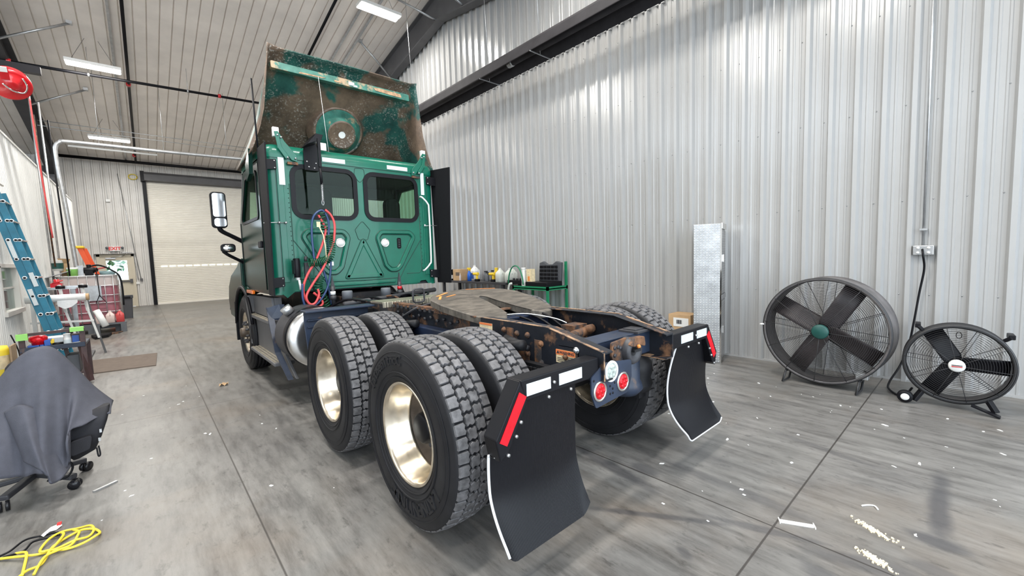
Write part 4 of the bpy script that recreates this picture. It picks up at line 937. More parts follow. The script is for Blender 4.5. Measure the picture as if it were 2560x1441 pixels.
MB().box(2.05, 2.16, 6.55, 6.58, 2.50, 2.54).tube([(2.0, 6.56, 2.55), (2.2, 6.56, 2.55)], 0.012, 6).tube([(2.10, 6.9, 2.0), (2.12, 6.85, 2.3)], 0.01, 6).build('dash_camera', 'black', cab)
for w, nm in ((wl, 'left'), (wr_, 'right')):
    o2 = [tuple(p) for p in inset(w, -0.030)]
    MB().holed(o2, [[tuple(p) for p in inset(w, 0.024)]], 'y', CY-0.014, CY+0.002).build('window_gasket', 'black', cab)
    MB().prism([tuple(p) for p in inset(w, -0.002)], 'y', CY+0.004, CY+0.009).build('rear_window_glass', 'glass_dark', cab)
# pressed shapes on the rear panel
def stamp(poly, hs, m=GP, seam=True):
    """hs = [(inset, height towards the viewer)]"""
    b = MB(); rows = [[(x, CY-h, z) for x, z in (inset(poly, d) if d else poly)] for d, h in hs]
    b.grid(rows, closeu=True, smooth=False); b.add(rows[-1], [tuple(range(len(rows[-1])))]); return b
def outline_groove(poly, r=0.004): return MB().tube([(x, CY-0.001, z) for x, z in poly], r, 6, closed=True)
for s in (0, 1):
    f = (lambda x: x) if s == 0 else mirx
    tri = rpoly([(f(1.44), 1.935), (f(2.10), 1.935), (f(2.10), 1.79), (f(1.90), 1.37), (f(1.72), 1.37)][:5], [0.12, 0.06, 0.06, 0.10, 0.10], 5)
    tri = rpoly([(f(x), z) for x, z in ((1.965, 1.932), (2.036, 1.838), (1.927, 1.445), (1.848, 1.365), (1.727, 1.365), (1.66, 1.44), (1.439, 1.842), (1.517, 1.932))], 0.10, 5)
    stamp(tri, [(0, 0), (0.010, 0.024), (0.042, 0.024), (0.056, 0.003)]).build('pressed_panel', GP, cab)
    outline_groove(tri, 0.008).build('panel_groove', 'green_seam', cab)
    outline_groove([tuple(p) for p in inset(tri, 0.060)], 0.006).build('panel_groove', 'green_seam', cab)
    px_ = 1.905 if s == 0 else 2.50
    MB().lathe([(0, CY-0.016), (0.042, CY-0.015), (0.045, CY-0.008)], (px_, 0, 1.762), 'y', 28).build('round_cover_plate', 'white_paint', cab)
    MB().lathe([(0.045, CY-0.006), (0.048, CY-0.014), (0.058, CY-0.012), (0.062, CY)], (px_, 0, 1.762), 'y', 28).build('cover_ring', 'aluminium', cab)
def poly_closed(p, r=0.004): return outline_groove(rpoly(p, 0.03, 3), r)
poly_closed([(2.20, 2.05), (2.30, 1.93), (2.26, 1.80), (2.14, 1.80), (2.10, 1.93)]).build('panel_groove', 'green_seam', cab)
poly_closed([(2.14, 2.72), (2.26, 2.72), (2.27, 2.62), (2.20, 2.53), (2.13, 2.62)]).build('panel_groove', 'green_seam', cab)
vee = rpoly([(2.20, 1.86), (2.47, 1.30), (1.93, 1.30)], [0.05, 0.03, 0.03], 6)
stamp(vee, [(0, 0.001), (0.01, 0.008), (0.05, 0.008), (0.06, 0.001)]).build('pressed_panel', GP, cab); outline_groove(vee, 0.005).build('panel_groove', 'green_seam', cab)
for s in (0, 1):
    f = (lambda x: x) if s == 0 else mirx
    MB().tube([(f(x), CY-0.001, z) for x, z in ((1.36, 2.45), (1.36, 1.80), (1.62, 1.42), (1.70, 1.28), (2.2, 1.27))], 0.005, 6).tube([(f(1.36), CY-0.001, 1.80), (f(1.36), CY-0.001, 1.38), (f(1.40), CY-0.001, 1.33), (f(1.6), CY-0.001, 1.33)], 0.004, 6).build('panel_groove', 'green_seam', cab)
b = MB(); b.box(1.72, 2.62, CY-0.022, CY, 1.215, 1.255); b.build('pressed_rib', GP, cab, bevel=0.012, seg=3)
MB().box(1.34, 3.0, CY-0.008, CY, 1.185, 1.20).build('lower_lip', GP, cab, bevel=0.003)
stamp(rrect(2.672, 2.735, 1.68, 1.83, 0.02, 3), [(0, 0.002), (0.004, 0.012), (0.010, 0.012), (0.014, 0.004)]).build('air_vent', 'black', cab)
for k in range(4): MB().box(2.69, 2.717, CY-0.012, CY-0.004, 1.705+0.03*k, 1.716+0.03*k).build('vent_slat', 'dark_steel', cab)
for x0, x1, z0, z1 in ((1.256, 1.318, 2.43, 2.74), (1.745, 2.02, 2.75, 2.802), (2.58, 2.88, 2.752, 2.804), (3.078, 3.132, 2.444, 2.754)):
    MB().box(x0, x1, CY-0.016, CY-0.0125 if x1 < 1.4 or x0 > 3 else CY, z0, z1).build('white_marking_strip', 'reflector_white', cab)
MB().box(1.74, 1.80, CY-0.022, CY-0.016, 1.48, 1.53).build('small_sticker', 'white_paint', cab)
# rivets down the flanges
for s in (0, 1):
    f = (lambda x: x) if s == 0 else mirx
    b = MB()
    for k in range(20): b.cyl((f(1.345), CY-0.003, 1.35+0.055*k), (f(1.345), CY, 1.35+0.055*k), 0.006, 6)
    o = b.build('rivet_row', 'green_seam', cab); o['kind'] = 'stuff'
# cable runs across the corner
for x0, x1, z in ((1.06, 1.30, 1.995), (3.09, 3.37, 2.01)): MB().tube([(x0, 5.36, z-0.01), ((x0+x1)/2, CY-0.03, z), (x1, CY-0.02, z)], 0.005, 6).cyl((x0+0.16 if x0 < 2 else x0+0.02, CY-0.04, z), (x0+0.16 if x0 < 2 else x0+0.02, CY-0.02, z), 0.014, 10).cyl((x1-0.01 if x0 < 2 else x0+0.1, CY-0.04, z), (x1-0.01 if x0 < 2 else x0+0.1, CY-0.02, z), 0.014, 10).build('stay_rod', 'galvanised', cab)
# grab handle on the right
MB().tube(bez([(3.055, CY-0.02, 2.41), (3.06, CY-0.07, 2.40), (3.13, CY-0.10, 2.31), (3.145, CY-0.10, 2.2), (3.145, CY-0.10, 1.55), (3.12, CY-0.10, 1.45), (3.06, CY-0.06, 1.37), (3.055, CY-0.02, 1.36)], 5), 0.012, 8).build('grab_handle', 'white_plastic', cab)
# side extenders and their brackets
for s in (0, 1):
    f = (lambda x: x) if s == 0 else mirx
    ex = part(MB().add([(f(1.075), 5.50, 2.83), (f(1.055), 5.02, 2.80), (f(1.055), 5.10, 1.17), (f(1.075), 5.42, 1.17), (f(1.09), 5.50, 2.83), (f(1.070), 5.02, 2.80), (f(1.070), 5.10, 1.17), (f(1.09), 5.42, 1.17)], [(0, 1, 2, 3), (7, 6, 5, 4), (0, 4, 5, 1), (1, 5, 6, 2), (2, 6, 7, 3), (3, 7, 4, 0)]), 'side_extender', 'black_matte')
    for z0, z1 in ((2.58, 2.71), (1.24, 1.37)):
        MB().prism([(f(1.09), z0), (f(1.235), z0+0.02), (f(1.235), z1), (f(1.09), z1-0.01)], 'y', CY-0.035, CY-0.018).build('extender_bracket', 'black', ex, bevel=0.003)
        for z in (z0+0.03, z1-0.02): MB().cyl((f(1.215), CY-0.04, z), (f(1.215), CY-0.034, z), 0.008, 8).build('bolt', 'galvanised', ex)
# antenna at the left rear corner
part(MB().tube([(1.09, 5.50, 2.72), (1.075, 5.50, 3.60)], 0.010, 6), 'antenna', 'black')
part(MB().prism([(5.66, 2.86), (5.9, 2.72), (5.88, 2.52), (5.70, 2.58)], 'x', 1.02, 1.06), 'wind_deflector', 'green_dark')

# ---- hood, fender, lower side trim
def arch(cy, cz, r, a0, a1, n=14): return [(cy+r*math.cos(math.radians(a0+(a1-a0)*i/n)), cz+r*math.sin(math.radians(a0+(a1-a0)*i/n))) for i in range(n+1)]
for s in (0, 1):
    f = (lambda x: x) if s == 0 else mirx
    pr = arch(YS, 0.56, 0.68, 170, 20)
    outer = [(6.42, 1.16), (6.42, 1.0)]
    poly = [(p[0], p[1]) for p in arch(YS, 0.56, 0.66, 115, 10)]+[(8.3, 0.70), (8.42, 0.95), (8.30, 1.18), (8.0, 1.36), (7.4, 1.50), (7.06, 1.62), (7.06, 1.16)]
    b = MB(); n = len(poly)
    rows = [[(f(1.07+0.10*max(0, (y-7.6))**1.2+dx), y, z) for y, z in poly] for dx in (0, )]
    b.prism([(y, z) for y, z in poly], 'x', f(1.065), f(1.13))
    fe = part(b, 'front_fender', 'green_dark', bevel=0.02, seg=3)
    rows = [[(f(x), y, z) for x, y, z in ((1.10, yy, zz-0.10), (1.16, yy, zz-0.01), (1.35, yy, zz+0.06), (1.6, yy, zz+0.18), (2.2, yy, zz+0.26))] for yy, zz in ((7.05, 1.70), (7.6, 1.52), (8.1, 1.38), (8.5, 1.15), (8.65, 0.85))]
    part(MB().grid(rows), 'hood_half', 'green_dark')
    part(MB().tube([(f(1.06), y, z) for y, z in arch(YS, 0.56, 0.645, 165, 5)], 0.022, 8).box(min(f(1.05), f(1.09)), max(f(1.05), f(1.09)), 7.72, 7.78, 0.35, 0.95), 'fender_flare', 'black')
    part(MB().box(min(f(1.06), f(1.10)), max(f(1.06), f(1.10)), 6.35, 6.72, 1.135, 1.185), 'side_marker_lamp', 'amber', bevel=0.01)
part(MB().box(1.2, 3.2, 8.45, 8.75, 0.35, 0.9), 'bumper', 'black', bevel=0.05)
# ---- mirrors on the left
def mir(x0, x1, z0, z1, r, y=6.9, nm='mirror', glassm='chrome'):
    h = part(MB().prism(rrect(x0, x1, z0, z1, r, 5), 'y', y, y+0.09), nm, 'black', bevel=0.015, seg=3)
    return h
m1 = mir(0.758, 0.935, 2.035, 2.52, 0.045, nm='door_mirror')
MB().prism(rrect(0.778, 0.920, 2.185, 2.500, 0.03, 4), 'y', 6.893, 6.899).build('mirror_glass', 'chrome', m1)
MB().prism(rrect(0.785, 0.922, 2.055, 2.165, 0.035, 4), 'y', 6.890, 6.899).build('mirror_glass', 'chrome', m1)
MB().tube(bez([(0.84, 6.94, 2.06), (0.86, 6.95, 2.0), (0.98, 6.98, 1.93), (1.12, 7.02, 1.85)], 5), 0.030, 8).build('mirror_arm', 'black', m1)
m2 = mir(0.835, 1.005, 1.705, 1.82, 0.04, nm='hood_mirror')
m2s = MB(); m2s.sphere((0.92, 6.915, 1.762), 0.075, 10, 1.0, 0.35, 0.68); m2s.build('mirror_glass', 'chrome', m2)
MB().tube(bez([(0.86, 6.95, 1.72), (0.93, 6.96, 1.66), (1.10, 7.02, 1.56)], 5), 0.022, 8).build('mirror_arm', 'black', m2)

# ---- roof fairing: ramp, flared side walls, beam, dished cup
def fx(z):      # half width of the rear opening
    return [(2.80, 1.17), (2.95, 1.115), (3.1, 1.065), (3.32, 1.01), (3.63, 0.975), (3.95, 0.938), (4.04, 0.945)]
def hw(z):
    p = fx(z)
    for (a, x0), (c_, x1) in zip(p[:-1], p[1:]):
        if z <= c_: t = (z-a)/(c_-a); return x0+(x1-x0)*max(0, t)
    return p[-1][1]
FYR = 5.50
b = MB(); rows = []
zs = [2.80, 2.88, 2.95, 3.1, 3.3, 3.5, 3.7, 3.85, 3.93, 3.985]
for z in zs:                                           # ramp surface seen from inside: higher = further back
    yb = FYR+0.04+(3.985-z)*1.1; R_ = []
    h = hw(z)
    n = 18
    prof = []
    prof.append((-h, FYR)); prof.append((-h+0.015, FYR+(yb-FYR)*0.5)); prof.append((-h+0.04, yb-0.10*min(1, (yb-FYR))))
    for i in range(n+1):
        u = -1+2*i/n; prof.append(((h-0.12)*u, yb+0.03*math.cos(u*PI/2)))
    prof.append((h-0.04, yb-0.10*min(1, (yb-FYR)))); prof.append((h-0.015, FYR+(yb-FYR)*0.5)); prof.append((h, FYR))
    rows.append([(TX+x, y, z+(0.02*(1-abs(x)/h) if z > 3.9 else 0)) for x, y in prof])
# top lip with raised corner tips
top = rows[-1]; rows.append([(x, FYR-0.03, 3.995+0.035*max(0, (abs(x-TX)-0.86)/0.085)+0.01*math.cos((x-TX)*1.6)) for x, y, z in top])
b.grid(rows)
ff = part(b, 'roof_fairing', ['fairing'], recalc=False)
sm = ff.modifiers.new('thickness', 'SOLIDIFY'); sm.thickness = 0.012; sm.offset = -1
# front face of the beam under the lip
bp = [(-0.915, 3.865), (0.83, 3.865), (0.84, 3.775), (-0.91, 3.785)]
MB().prism([(TX+x, z) for x, z in rpoly(bp, 0.015, 3)], 'y', FYR+0.02, FYR+0.10).build('stiffening_beam', 'dull_green', ff, bevel=0.01)
MB().box(TX-0.02, TX+0.05, FYR+0.014, FYR+0.021, 3.80, 3.84).box(TX+0.04, TX+0.09, FYR+0.014, FYR+0.021, 3.79, 3.81).build('beam_scar', 'white_paint', ff)
MB().prism([(TX+x, z) for x, z in rpoly([(0.30, 3.845), (0.42, 3.85), (0.70, 3.84), (0.72, 3.795), (0.5, 3.80), (0.34, 3.81)], 0.01, 2)], 'y', FYR+0.014, FYR+0.021).build('bare_patch', 'rust_light', ff)
for p in (((-0.62, 3.79), (-0.35, 3.80), (-0.30, 3.815), (-0.6, 3.81)), ((-0.20, 3.795), (0.0-0.1, 3.80), (-0.12, 3.815), (-0.2, 3.815))): MB().prism([(TX+x, z) for x, z in p], 'y', FYR+0.014, FYR+0.021).build('bare_patch', 'rust_light', ff)
# cup
cz_ = 3.37; yb = FYR+0.04+(3.985-cz_)*1.1
tilt = Matrix.Translation((TX+0.03, yb-0.06, cz_)) @ Matrix.Rotation(math.radians(28), 4, 'X')
b = MB(); b.lathe([(0.40, 0.06), (0.36, 0.0), (0.34, -0.04), (0.335, -0.05), (0.315, -0.058), (0.305, -0.05)], (0, 0, 0), 'y', 48); b.lathe([(0.305, -0.05), (0.19, -0.185)], (0, 0, 0), 'y', 48, 1); b.lathe([(0.19, -0.185), (0.165, -0.195), (0.05, -0.185), (0.046, -0.15)], (0, 0, 0), 'y', 48); b.xform(tilt)
cu = b.build('cup_recess', ['fairing', 'dull_green'], ff)
b = MB(); b.lathe([(0, -0.182), (0.047, -0.184)], (0, 0, 0), 'y', 24); b.xform(tilt); b.build('cup_hole', 'white_paint', ff)  # white disc stands for the light showing through the hole
b = MB(); b.lathe([(0.172, -0.200), (0.166, -0.198), (0.050, -0.188)], (0, 0, 0), 'y', 40, a0=0, a1=2*PI); b.xform(tilt); b.build('cup_face', 'fairing', ff)
# fairing supports at both rear corners
for s in (0, 1):
    f = (lambda x: x) if s == 0 else mirx
    q = part(MB().prism([(f(1.235), 3.02), (f(1.275), 3.03), (f(1.34), 2.92), (f(1.46), 2.78), (f(1.46), 2.70), (f(1.40), 2.72), (f(1.27), 2.90)], 'y', CY-0.03, CY-0.015)
             .prism([(f(1.235), 3.02), (f(1.275), 3.02), (f(1.30), 2.86), (f(1.37), 2.76), (f(1.34), 2.72), (f(1.26), 2.84)], 'y', CY-0.045, CY-0.03), 'fairing_bracket', GP, bevel=0.004)
    MB().box(min(f(1.225), f(1.29)), max(f(1.225), f(1.29)), CY-0.02, CY+0.03, 2.97, 3.075).build('white_block', 'white_plastic', q, bevel=0.006)
    for x, z in ((1.265, 2.98), (1.44, 2.74), (1.355, 2.74), (1.30, 2.96)): MB().cyl((f(x), CY-0.055, z), (f(x), CY-0.028, z), 0.010, 8).build('bolt', 'galvanised', q)
    MB().box(min(f(1.35), f(1.46)), max(f(1.35), f(1.46)), CY-0.05, CY-0.02, 2.665, 2.695).build('hinge', 'rust', q)
part(MB().box(1.70, 1.80, CY-0.03, CY, 2.88, 2.97), 'marker_box', 'white_plastic', bevel=0.006)
part(MB().tube([(TX-0.36, 5.42, 2.88), (TX-0.40, 5.5, 3.8)], 0.003, 4), 'thin_cable', 'white_plastic')

# ---- hose hanger, hoses, plugs
hb = part(MB().prism([(1.53, 2.84), (1.545, 2.92), (1.60, 2.99), (1.665, 2.97), (1.70, 2.86), (1.69, 2.62), (1.53, 2.62)], 'y', CY-0.045, CY-0.02).prism([(1.50, 2.86), (1.58, 2.96), (1.60, 2.995), (1.68, 2.99), (1.66, 2.93)], 'y', CY-0.30, CY-0.04), 'hose_hanger_bracket', 'black', bevel=0.004)
for x, z in ((1.56, 2.72), (1.66, 2.71), (1.58, 2.66), (1.64, 2.65)): MB().cyl((x, CY-0.052, z), (x, CY-0.044, z), 0.009, 8).build('bolt', 'galvanised', hb)
HY = 5.10
MB().bar((1.625, HY, 2.94), (1.625, HY, 2.62), 0.03, 0.03).tube([(1.625, HY, 2.62), (1.63, HY, 2.42)], 0.015, 8).build('hanger_pole', 'black', hb)
b = MB(); b.tube([(1.632+0.012*math.cos(a*1.2), HY+0.012*math.sin(a*1.2), 2.44-a*0.0022) for a in range(90)], 0.004, 4); b.tube([(1.63, HY, 2.44), (1.63, HY, 2.22)], 0.008, 6); b.tube([(1.63+0.012*math.cos(a), HY, 2.215+0.03*math.sin(a)) for a in [i*PI/6 for i in range(12)]], 0.004, 5, closed=True); b.build('hanger_spring', 'galvanised', hb)
MB().box(1.59, 1.68, HY-0.02, HY+0.02, 2.12, 2.14).build('hose_clamp', 'black', hb)
part(MB().tube(bez([(x, HY, z) for x, z in ((1.57, 2.07), (1.62, 1.97), (1.64, 1.90), (1.60, 1.75), (1.51, 1.55), (1.41, 1.39), (1.355, 1.24), (1.37, 1.12), (1.43, 1.04), (1.50, 1.01), (1.555, 1.05), (1.52, 1.12), (1.46, 1.18))], 6), 0.0135, 8), 'red_air_hose', 'red_hose')
part(MB().tube(bez([(x, HY-0.03, z) for x, z in ((1.64, 2.13), (1.70, 2.07), (1.735, 1.96), (1.715, 1.78), (1.66, 1.63), (1.57, 1.45), (1.45, 1.28), (1.375, 1.15), (1.40, 1.06), (1.46, 1.06), (1.51, 1.15), (1.50, 1.22))], 6), 0.0135, 8), 'red_air_hose', 'red_hose')
part(MB().tube(bez([(x, HY-0.015, z) for x, z in ((1.49, 1.55), (1.48, 1.82), (1.50, 2.02), (1.57, 2.11), (1.63, 2.11), (1.675, 1.98), (1.655, 1.75), (1.67, 1.60), (1.66, 1.42), (1.61, 1.22), (1.50, 1.06), (1.38, 1.02), (1.34, 1.12), (1.345, 1.29))], 6), 0.0125, 8), 'blue_air_hose', 'blue_hose')
part(MB().tube(bez([(x, HY+0.02, z) for x, z in ((1.55, 1.55), (1.60, 1.4), (1.64, 1.2), (1.66, 1.02))], 6), 0.0125, 8), 'blue_air_hose', 'blue_hose')
def coil(path, rad, turns, r):
    P = bez(path, 12); L_ = []
    for i, p in enumerate(P):
        for j in range(int(turns*12/len(P))+1):
            pass
    n = int(turns*12)
    for k in range(n+1):
        u = k/n*(len(P)-1); i = min(int(u), len(P)-2); q = P[i].lerp(P[i+1], u-i); t = (P[i+1]-P[i]).normalized()
        a = 2*PI*k/12; s1 = t.cross(Vector((0, 1, 0))).normalized() if abs(t.y) < 0.9 else Vector((1, 0, 0)); s2 = t.cross(s1)
        L_.append(q+(s1*math.cos(a)+s2*math.sin(a))*rad)
    return MB().tube(L_, r, 6)
part(coil([(1.61, HY, 2.10), (1.62, HY, 1.98), (1.63, HY, 1.90)], 0.035, 5, 0.007), 'green_coiled_cable', 'coil_green')
part(coil([(1.67, HY, 1.84), (1.69, HY, 1.72), (1.66, HY, 1.58), (1.56, HY, 1.53), (1.44, HY, 1.53)], 0.045, 24, 0.007), 'green_coiled_cable', 'coil_green')
part(coil([(1.56, HY+0.05, 1.36), (1.53, HY+0.05, 1.24), (1.57, HY+0.05, 1.12), (1.62, HY+0.05, 1.0)], 0.045, 14, 0.007), 'green_coiled_cable', 'coil_green')
part(MB().prism([(1.535, 1.93), (1.575, 1.93), (1.575, 1.99), (1.535, 1.99)], 'y', HY-0.035, HY-0.028).tube([(1.56, HY-0.03, 1.94), (1.60, HY-0.03, 1.84), (1.615, HY-0.03, 1.72), (1.62, HY-0.03, 1.52)], 0.007, 6), 'white_strap', 'label_cream')
pg = part(MB().box(1.30, 1.37, HY+0.1, HY+0.2, 1.40, 1.56).cyl((1.335, HY+0.12, 1.36), (1.335, HY+0.12, 1.58), 0.035, 12), 'trailer_plug', 'black', bevel=0.006)
MB().cyl((1.34, HY+0.12, 1.33), (1.34, HY+0.12, 1.40), 0.022, 10).cyl((1.355, HY+0.10, 1.22), (1.345, HY+0.10, 1.33), 0.013, 8).build('plug_sleeve', 'white_plastic', pg)
part(MB().cyl((1.44, HY+0.14, 1.54), (1.44, HY+0.14, 1.60), 0.018, 8).box(1.42, 1.47, HY+0.12, HY+0.16, 1.36, 1.53).tube([(1.45, HY+0.12, 1.38), (1.50, HY+0.10, 1.2)], 0.012, 6), 'trailer_plug', 'dark_steel')

M_('pale_blue', (0.35, 0.52, 0.55), 0.5)
# ============================================================ ALONG THE RIGHT WALL
# upright aluminium tread-plate tool box
A, Bp, Cp = Vector((5.590, 2.60, 0)), Vector((5.737, 2.304, 0)), Vector((6.16, 2.42, 0)); Dp = A+(Cp-Bp)
t = thing('upright_tool_box', 'tall aluminium diamond plate tool box standing on end against the right wall', 'tool box', tuple(Bp))
def quad_prism(pts, z0, z1): b = MB(); return b.prism([(p.x, p.y) for p in pts], 'z', z0, z1)
H = 1.87
quad_prism([A, Bp, Cp, Dp], 0.0, H).build('body', 'tool_box_plate', t, bevel=0.004)
u = (Cp-Bp).normalized(); nn = Vector((u.y, -u.x, 0)); L_ = (Cp-Bp).length
def on_front(mb, a0, a1, z0, z1, d0=0.0, d1=0.012):
    P = [Bp+u*a0+nn*d0, Bp+u*a1+nn*d0, Bp+u*a1+nn*d1, Bp+u*a0+nn*d1]; mb.prism([(p.x, p.y) for p in P], 'z', z0, z1); return mb
on_front(MB(), 0.03, L_-0.03, 0.05, 0.84).build('lower_lid', 'tool_box_front', t, bevel=0.004)
on_front(MB(), 0.03, L_-0.03, 0.93, 1.78).build('upper_lid', 'tool_box_front', t, bevel=0.004)
on_front(MB(), 0.0, L_, 1.80, H+0.005, 0, 0.02).build('end_band', 'aluminium', t, bevel=0.003)
on_front(MB(), 0.0, L_, 0.85, 0.92, 0, 0.015).build('centre_band', 'tool_box_front', t, bevel=0.003)
on_front(MB(), -0.004, 0.02, 0.0, H, -0.005, 0.012).build('edge_trim', 'chrome', t)
on_front(MB(), 0.06, 0.11, 1.36, 1.46, 0.01, 0.03).build('latch', 'chrome', t, bevel=0.004); on_front(MB(), 0.06, 0.11, 0.40, 0.50, 0.01, 0.03).build('latch', 'aluminium', t, bevel=0.004)
t = thing('cardboard_box', 'brown cardboard box with a white shipping label beside the upright aluminium tool box', 'box', (6.0, 2.95, 0))
MB().box(5.93, 6.22, 2.80, 3.14, 0, 0.58).build('carton', 'cardboard', t, bevel=0.004)
MB().box(5.925, 5.93, 2.83, 3.06, 0.40, 0.53).build('shipping_label', 'white_paint', t)
b = MB()
for k in range(9): b.box(5.922, 5.925, 2.93+0.009*k, 2.934+0.009*k+0.002*(k % 3), 0.44, 0.50)
b.build('bar_marks', 'ink', t)

# big drum fan
def ring_pts(r, x, n=64): return [(x, r*math.cos(2*PI*i/n), r*math.sin(2*PI*i/n)) for i in range(n)]
def drum_fan(name, label, R, depth, hub_r, hub_m, nb, blade_w, ang0, nspoke, wire_r, dark):
    t = thing(name, label, 'fan', (0, 0, 0))
    MB().lathe([(R-0.015, 0.0), (R, -0.008), (R+0.012, 0.004), (R, 0.015), (R, depth-0.015), (R+0.014, depth), (R-0.01, depth+0.006), (R-0.006, depth-0.01), (R-0.012, 0.02), (R-0.02, 0.01)], axis='x', n=72).build('drum', 'fan_drum' if not dark else 'fan_ring', t)
    MB().lathe([(R+0.004, -0.012), (R+0.014, -0.006), (R+0.014, 0.02), (R-0.006, 0.022), (R-0.008, -0.008)], axis='x', n=72).build('front_band', 'fan_ring', t)
    MB().lathe([(R-0.013, 0.02), (R-0.013, depth-0.012)], axis='x', n=72).build('drum_lining', 'fan_drum_in', t)
    for side, x, nm in ((0, 0.0, 'front_guard'), (1, depth-0.005, 'rear_guard')):
        b = MB(); k = 0; r = hub_r+0.02
        bulge = (lambda r: x-(0.05*(1-(r/R)**2) if side == 0 else -0.02))
        while r < R-0.01:
            b.tube(ring_pts(r, bulge(r)), wire_r, 4, closed=True); r += 0.0165
        b.build(nm, 'fan_ring', t)
        for i in range(nspoke):
            a = 2*PI*i/nspoke+0.1; p = [(bulge(q)-0.004, q*math.cos(a), q*math.sin(a)) for q in (hub_r*0.8, R*0.4, R*0.7, R)]
            MB().tube(p, wire_r*2.0, 5).build('guard_spoke', 'fan_ring', t)
    MB().lathe([(0, -0.075), (hub_r*0.85, -0.072), (hub_r, -0.062), (hub_r, -0.04)], axis='x', n=32).build('hub_badge', hub_m, t)
    MB().cyl((depth*0.45, 0, 0), (depth+0.0, 0, 0), hub_r*0.9, 20).build('motor', 'black', t)
    for i in range(nb):
        a = ang0+2*PI*i/nb; b = MB(); rows = []
        for q in (hub_r*0.3, hub_r*1.0, R*0.5, R*0.93):
            w = blade_w*(0.80 if q < hub_r else 1.0); tw = 0.52-0.22*q/R
            row = []
            for j in range(7):
                s_ = (-0.5+j/6)*w; row.append((depth*0.42+s_*math.sin(tw)+0.012*math.sin(j/6*PI), q*math.cos(a)-s_*math.cos(tw)*math.sin(a), q*math.sin(a)+s_*math.cos(tw)*math.cos(a)))
            rows.append(row)
        b.grid(rows); o = b.build('blade', 'fan_blade' if not dark else 'black', t); m_ = o.modifiers.new('t', 'SOLIDIFY'); m_.thickness = 0.006
    return t
f1 = drum_fan('drum_fan', 'large dark drum fan with a green hub badge, standing at the right wall', 0.565, 0.30, 0.078, 'hub_green', 4, 0.21, math.radians(120), 12, 0.0016, False)
# legs, bracket and small fittings of the big fan
for y in (-0.33, 0.33):
    q = MB(); q.tube([(0.02, y, -0.47), (-0.10, y, -0.598), (0.10, y, -0.598), (0.24, y, -0.42)], 0.011, 6).tube([(-0.02, y, -0.50), (0.24, y, -0.50)], 0.009, 6); q.build('leg_frame', 'fan_ring', f1)
MB().box(0.0, 0.08, -0.40, -0.30, -0.46, -0.40).build('leg_bracket', 'galvanised', f1, bevel=0.004)
MB().cyl((0.0, 0.565, 0.02), (0.0, 0.61, 0.01), 0.012, 8).build('white_cap', 'white_plastic', f1)
f1.location = (5.44, 1.13, 0.612); f1.rotation_euler = (0, 0, math.radians(-3))
f2 = drum_fan('drum_fan', 'smaller black drum fan with a white badge, right of the large fan', 0.350, 0.17, 0.055, 'white_plastic', 3, 0.15, math.radians(60), 10, 0.0013, True)
b = MB()
for k, (w, m_) in enumerate(((0.028, 0), (0.028, 1))): b.box(-0.079, -0.077, -0.034, 0.034, 0.004-0.012*k, 0.011-0.012*k, k)
b.build('badge_stripe', ['ink', 'red_paint'], f2)
for a in (math.radians(52), math.radians(138)):
    c_ = Vector((0.02, 0.37*math.cos(a), 0.37*math.sin(a))); e = Vector((0.0, 0.425*math.cos(a), 0.425*math.sin(a)))
    MB().bar(c_, e, 0.03, 0.03).box(e.x-0.01, e.x+0.14, e.y-0.02, e.y+0.02, e.z-0.02, e.z+0.02).build('carry_handle', 'black', f2, bevel=0.006)
for y in (0.27, -0.25):
    MB().bar((0.02, y*0.8, -0.29), (-0.02, y, -0.385), 0.05, 0.03).build('foot_bracket', 'black', f2, bevel=0.004)
MB().lathe([(0.02, -0.02), (0.05, -0.022), (0.058, -0.01), (0.058, 0.03), (0.05, 0.04), (0.02, 0.04)], (-0.05, 0.33, -0.352), 'x', 28).build('wheel', 'black', f2)
MB().lathe([(0.0, -0.024), (0.012, -0.026), (0.030, -0.023), (0.034, -0.018)], (-0.05, 0.33, -0.352), 'x', 20).build('wheel_disc', 'white_plastic', f2)
MB().bar((-0.05, -0.10, -0.34), (-0.07, -0.27, -0.405), 0.07, 0.012).build('foot_plate', 'black', f2)
MB().tube([(0.0+0.006*math.sin(i), -0.006+0.018*math.cos(i*PI/5), 0.27+0.03*math.sin(i*PI/5)) for i in range(10)], 0.003, 5, closed=True).build('hook', 'black', f2)
f2.location = (5.47, 0.125, 0.415); f2.rotation_euler = (0, 0, math.radians(4))

# ============================================================ BENCH AND TOOL CART BEHIND THE TRUCK
t = thing('workbench', 'dark low workbench along the right wall behind the truck', 'workbench', (5.9, 7.8, 0))
MB().box(5.62, 6.22, 6.55, 9.2, 0.93, 0.975).build('bench_top', 'dark_steel', t, bevel=0.004)
for y in (6.7, 9.0):
    for x in (5.68, 6.15): MB().box(x-0.03, x+0.03, y-0.03, y+0.03, 0, 0.93).build('leg', 'dark_steel', t)
MB().box(5.64, 6.2, 6.7, 9.0, 0.25, 0.28).build('shelf', 'dark_steel', t)
t = thing('tool_cart', 'green framed tool cart against the ribbed wall beside the workbench', 'cart', (5.9, 5.75, 0))
for x in (5.62, 6.15):
    for y in (5.36, 6.30): MB().box(x-0.02, x+0.02, y-0.02, y+0.02, 0.0, 1.39 if (y < 6 and x > 6) else 0.93).build('post', 'tool_green', t)
for z in (0.90, 0.35): MB().box(5.60, 6.17, 5.34, 6.32, z-0.02, z+0.0).box(5.60, 5.62, 5.34, 6.32, z-0.04, z+0.03).box(5.60, 6.17, 5.34, 5.36, z-0.04, z+0.03).build('shelf', 'tool_green', t)
BT = 0.975
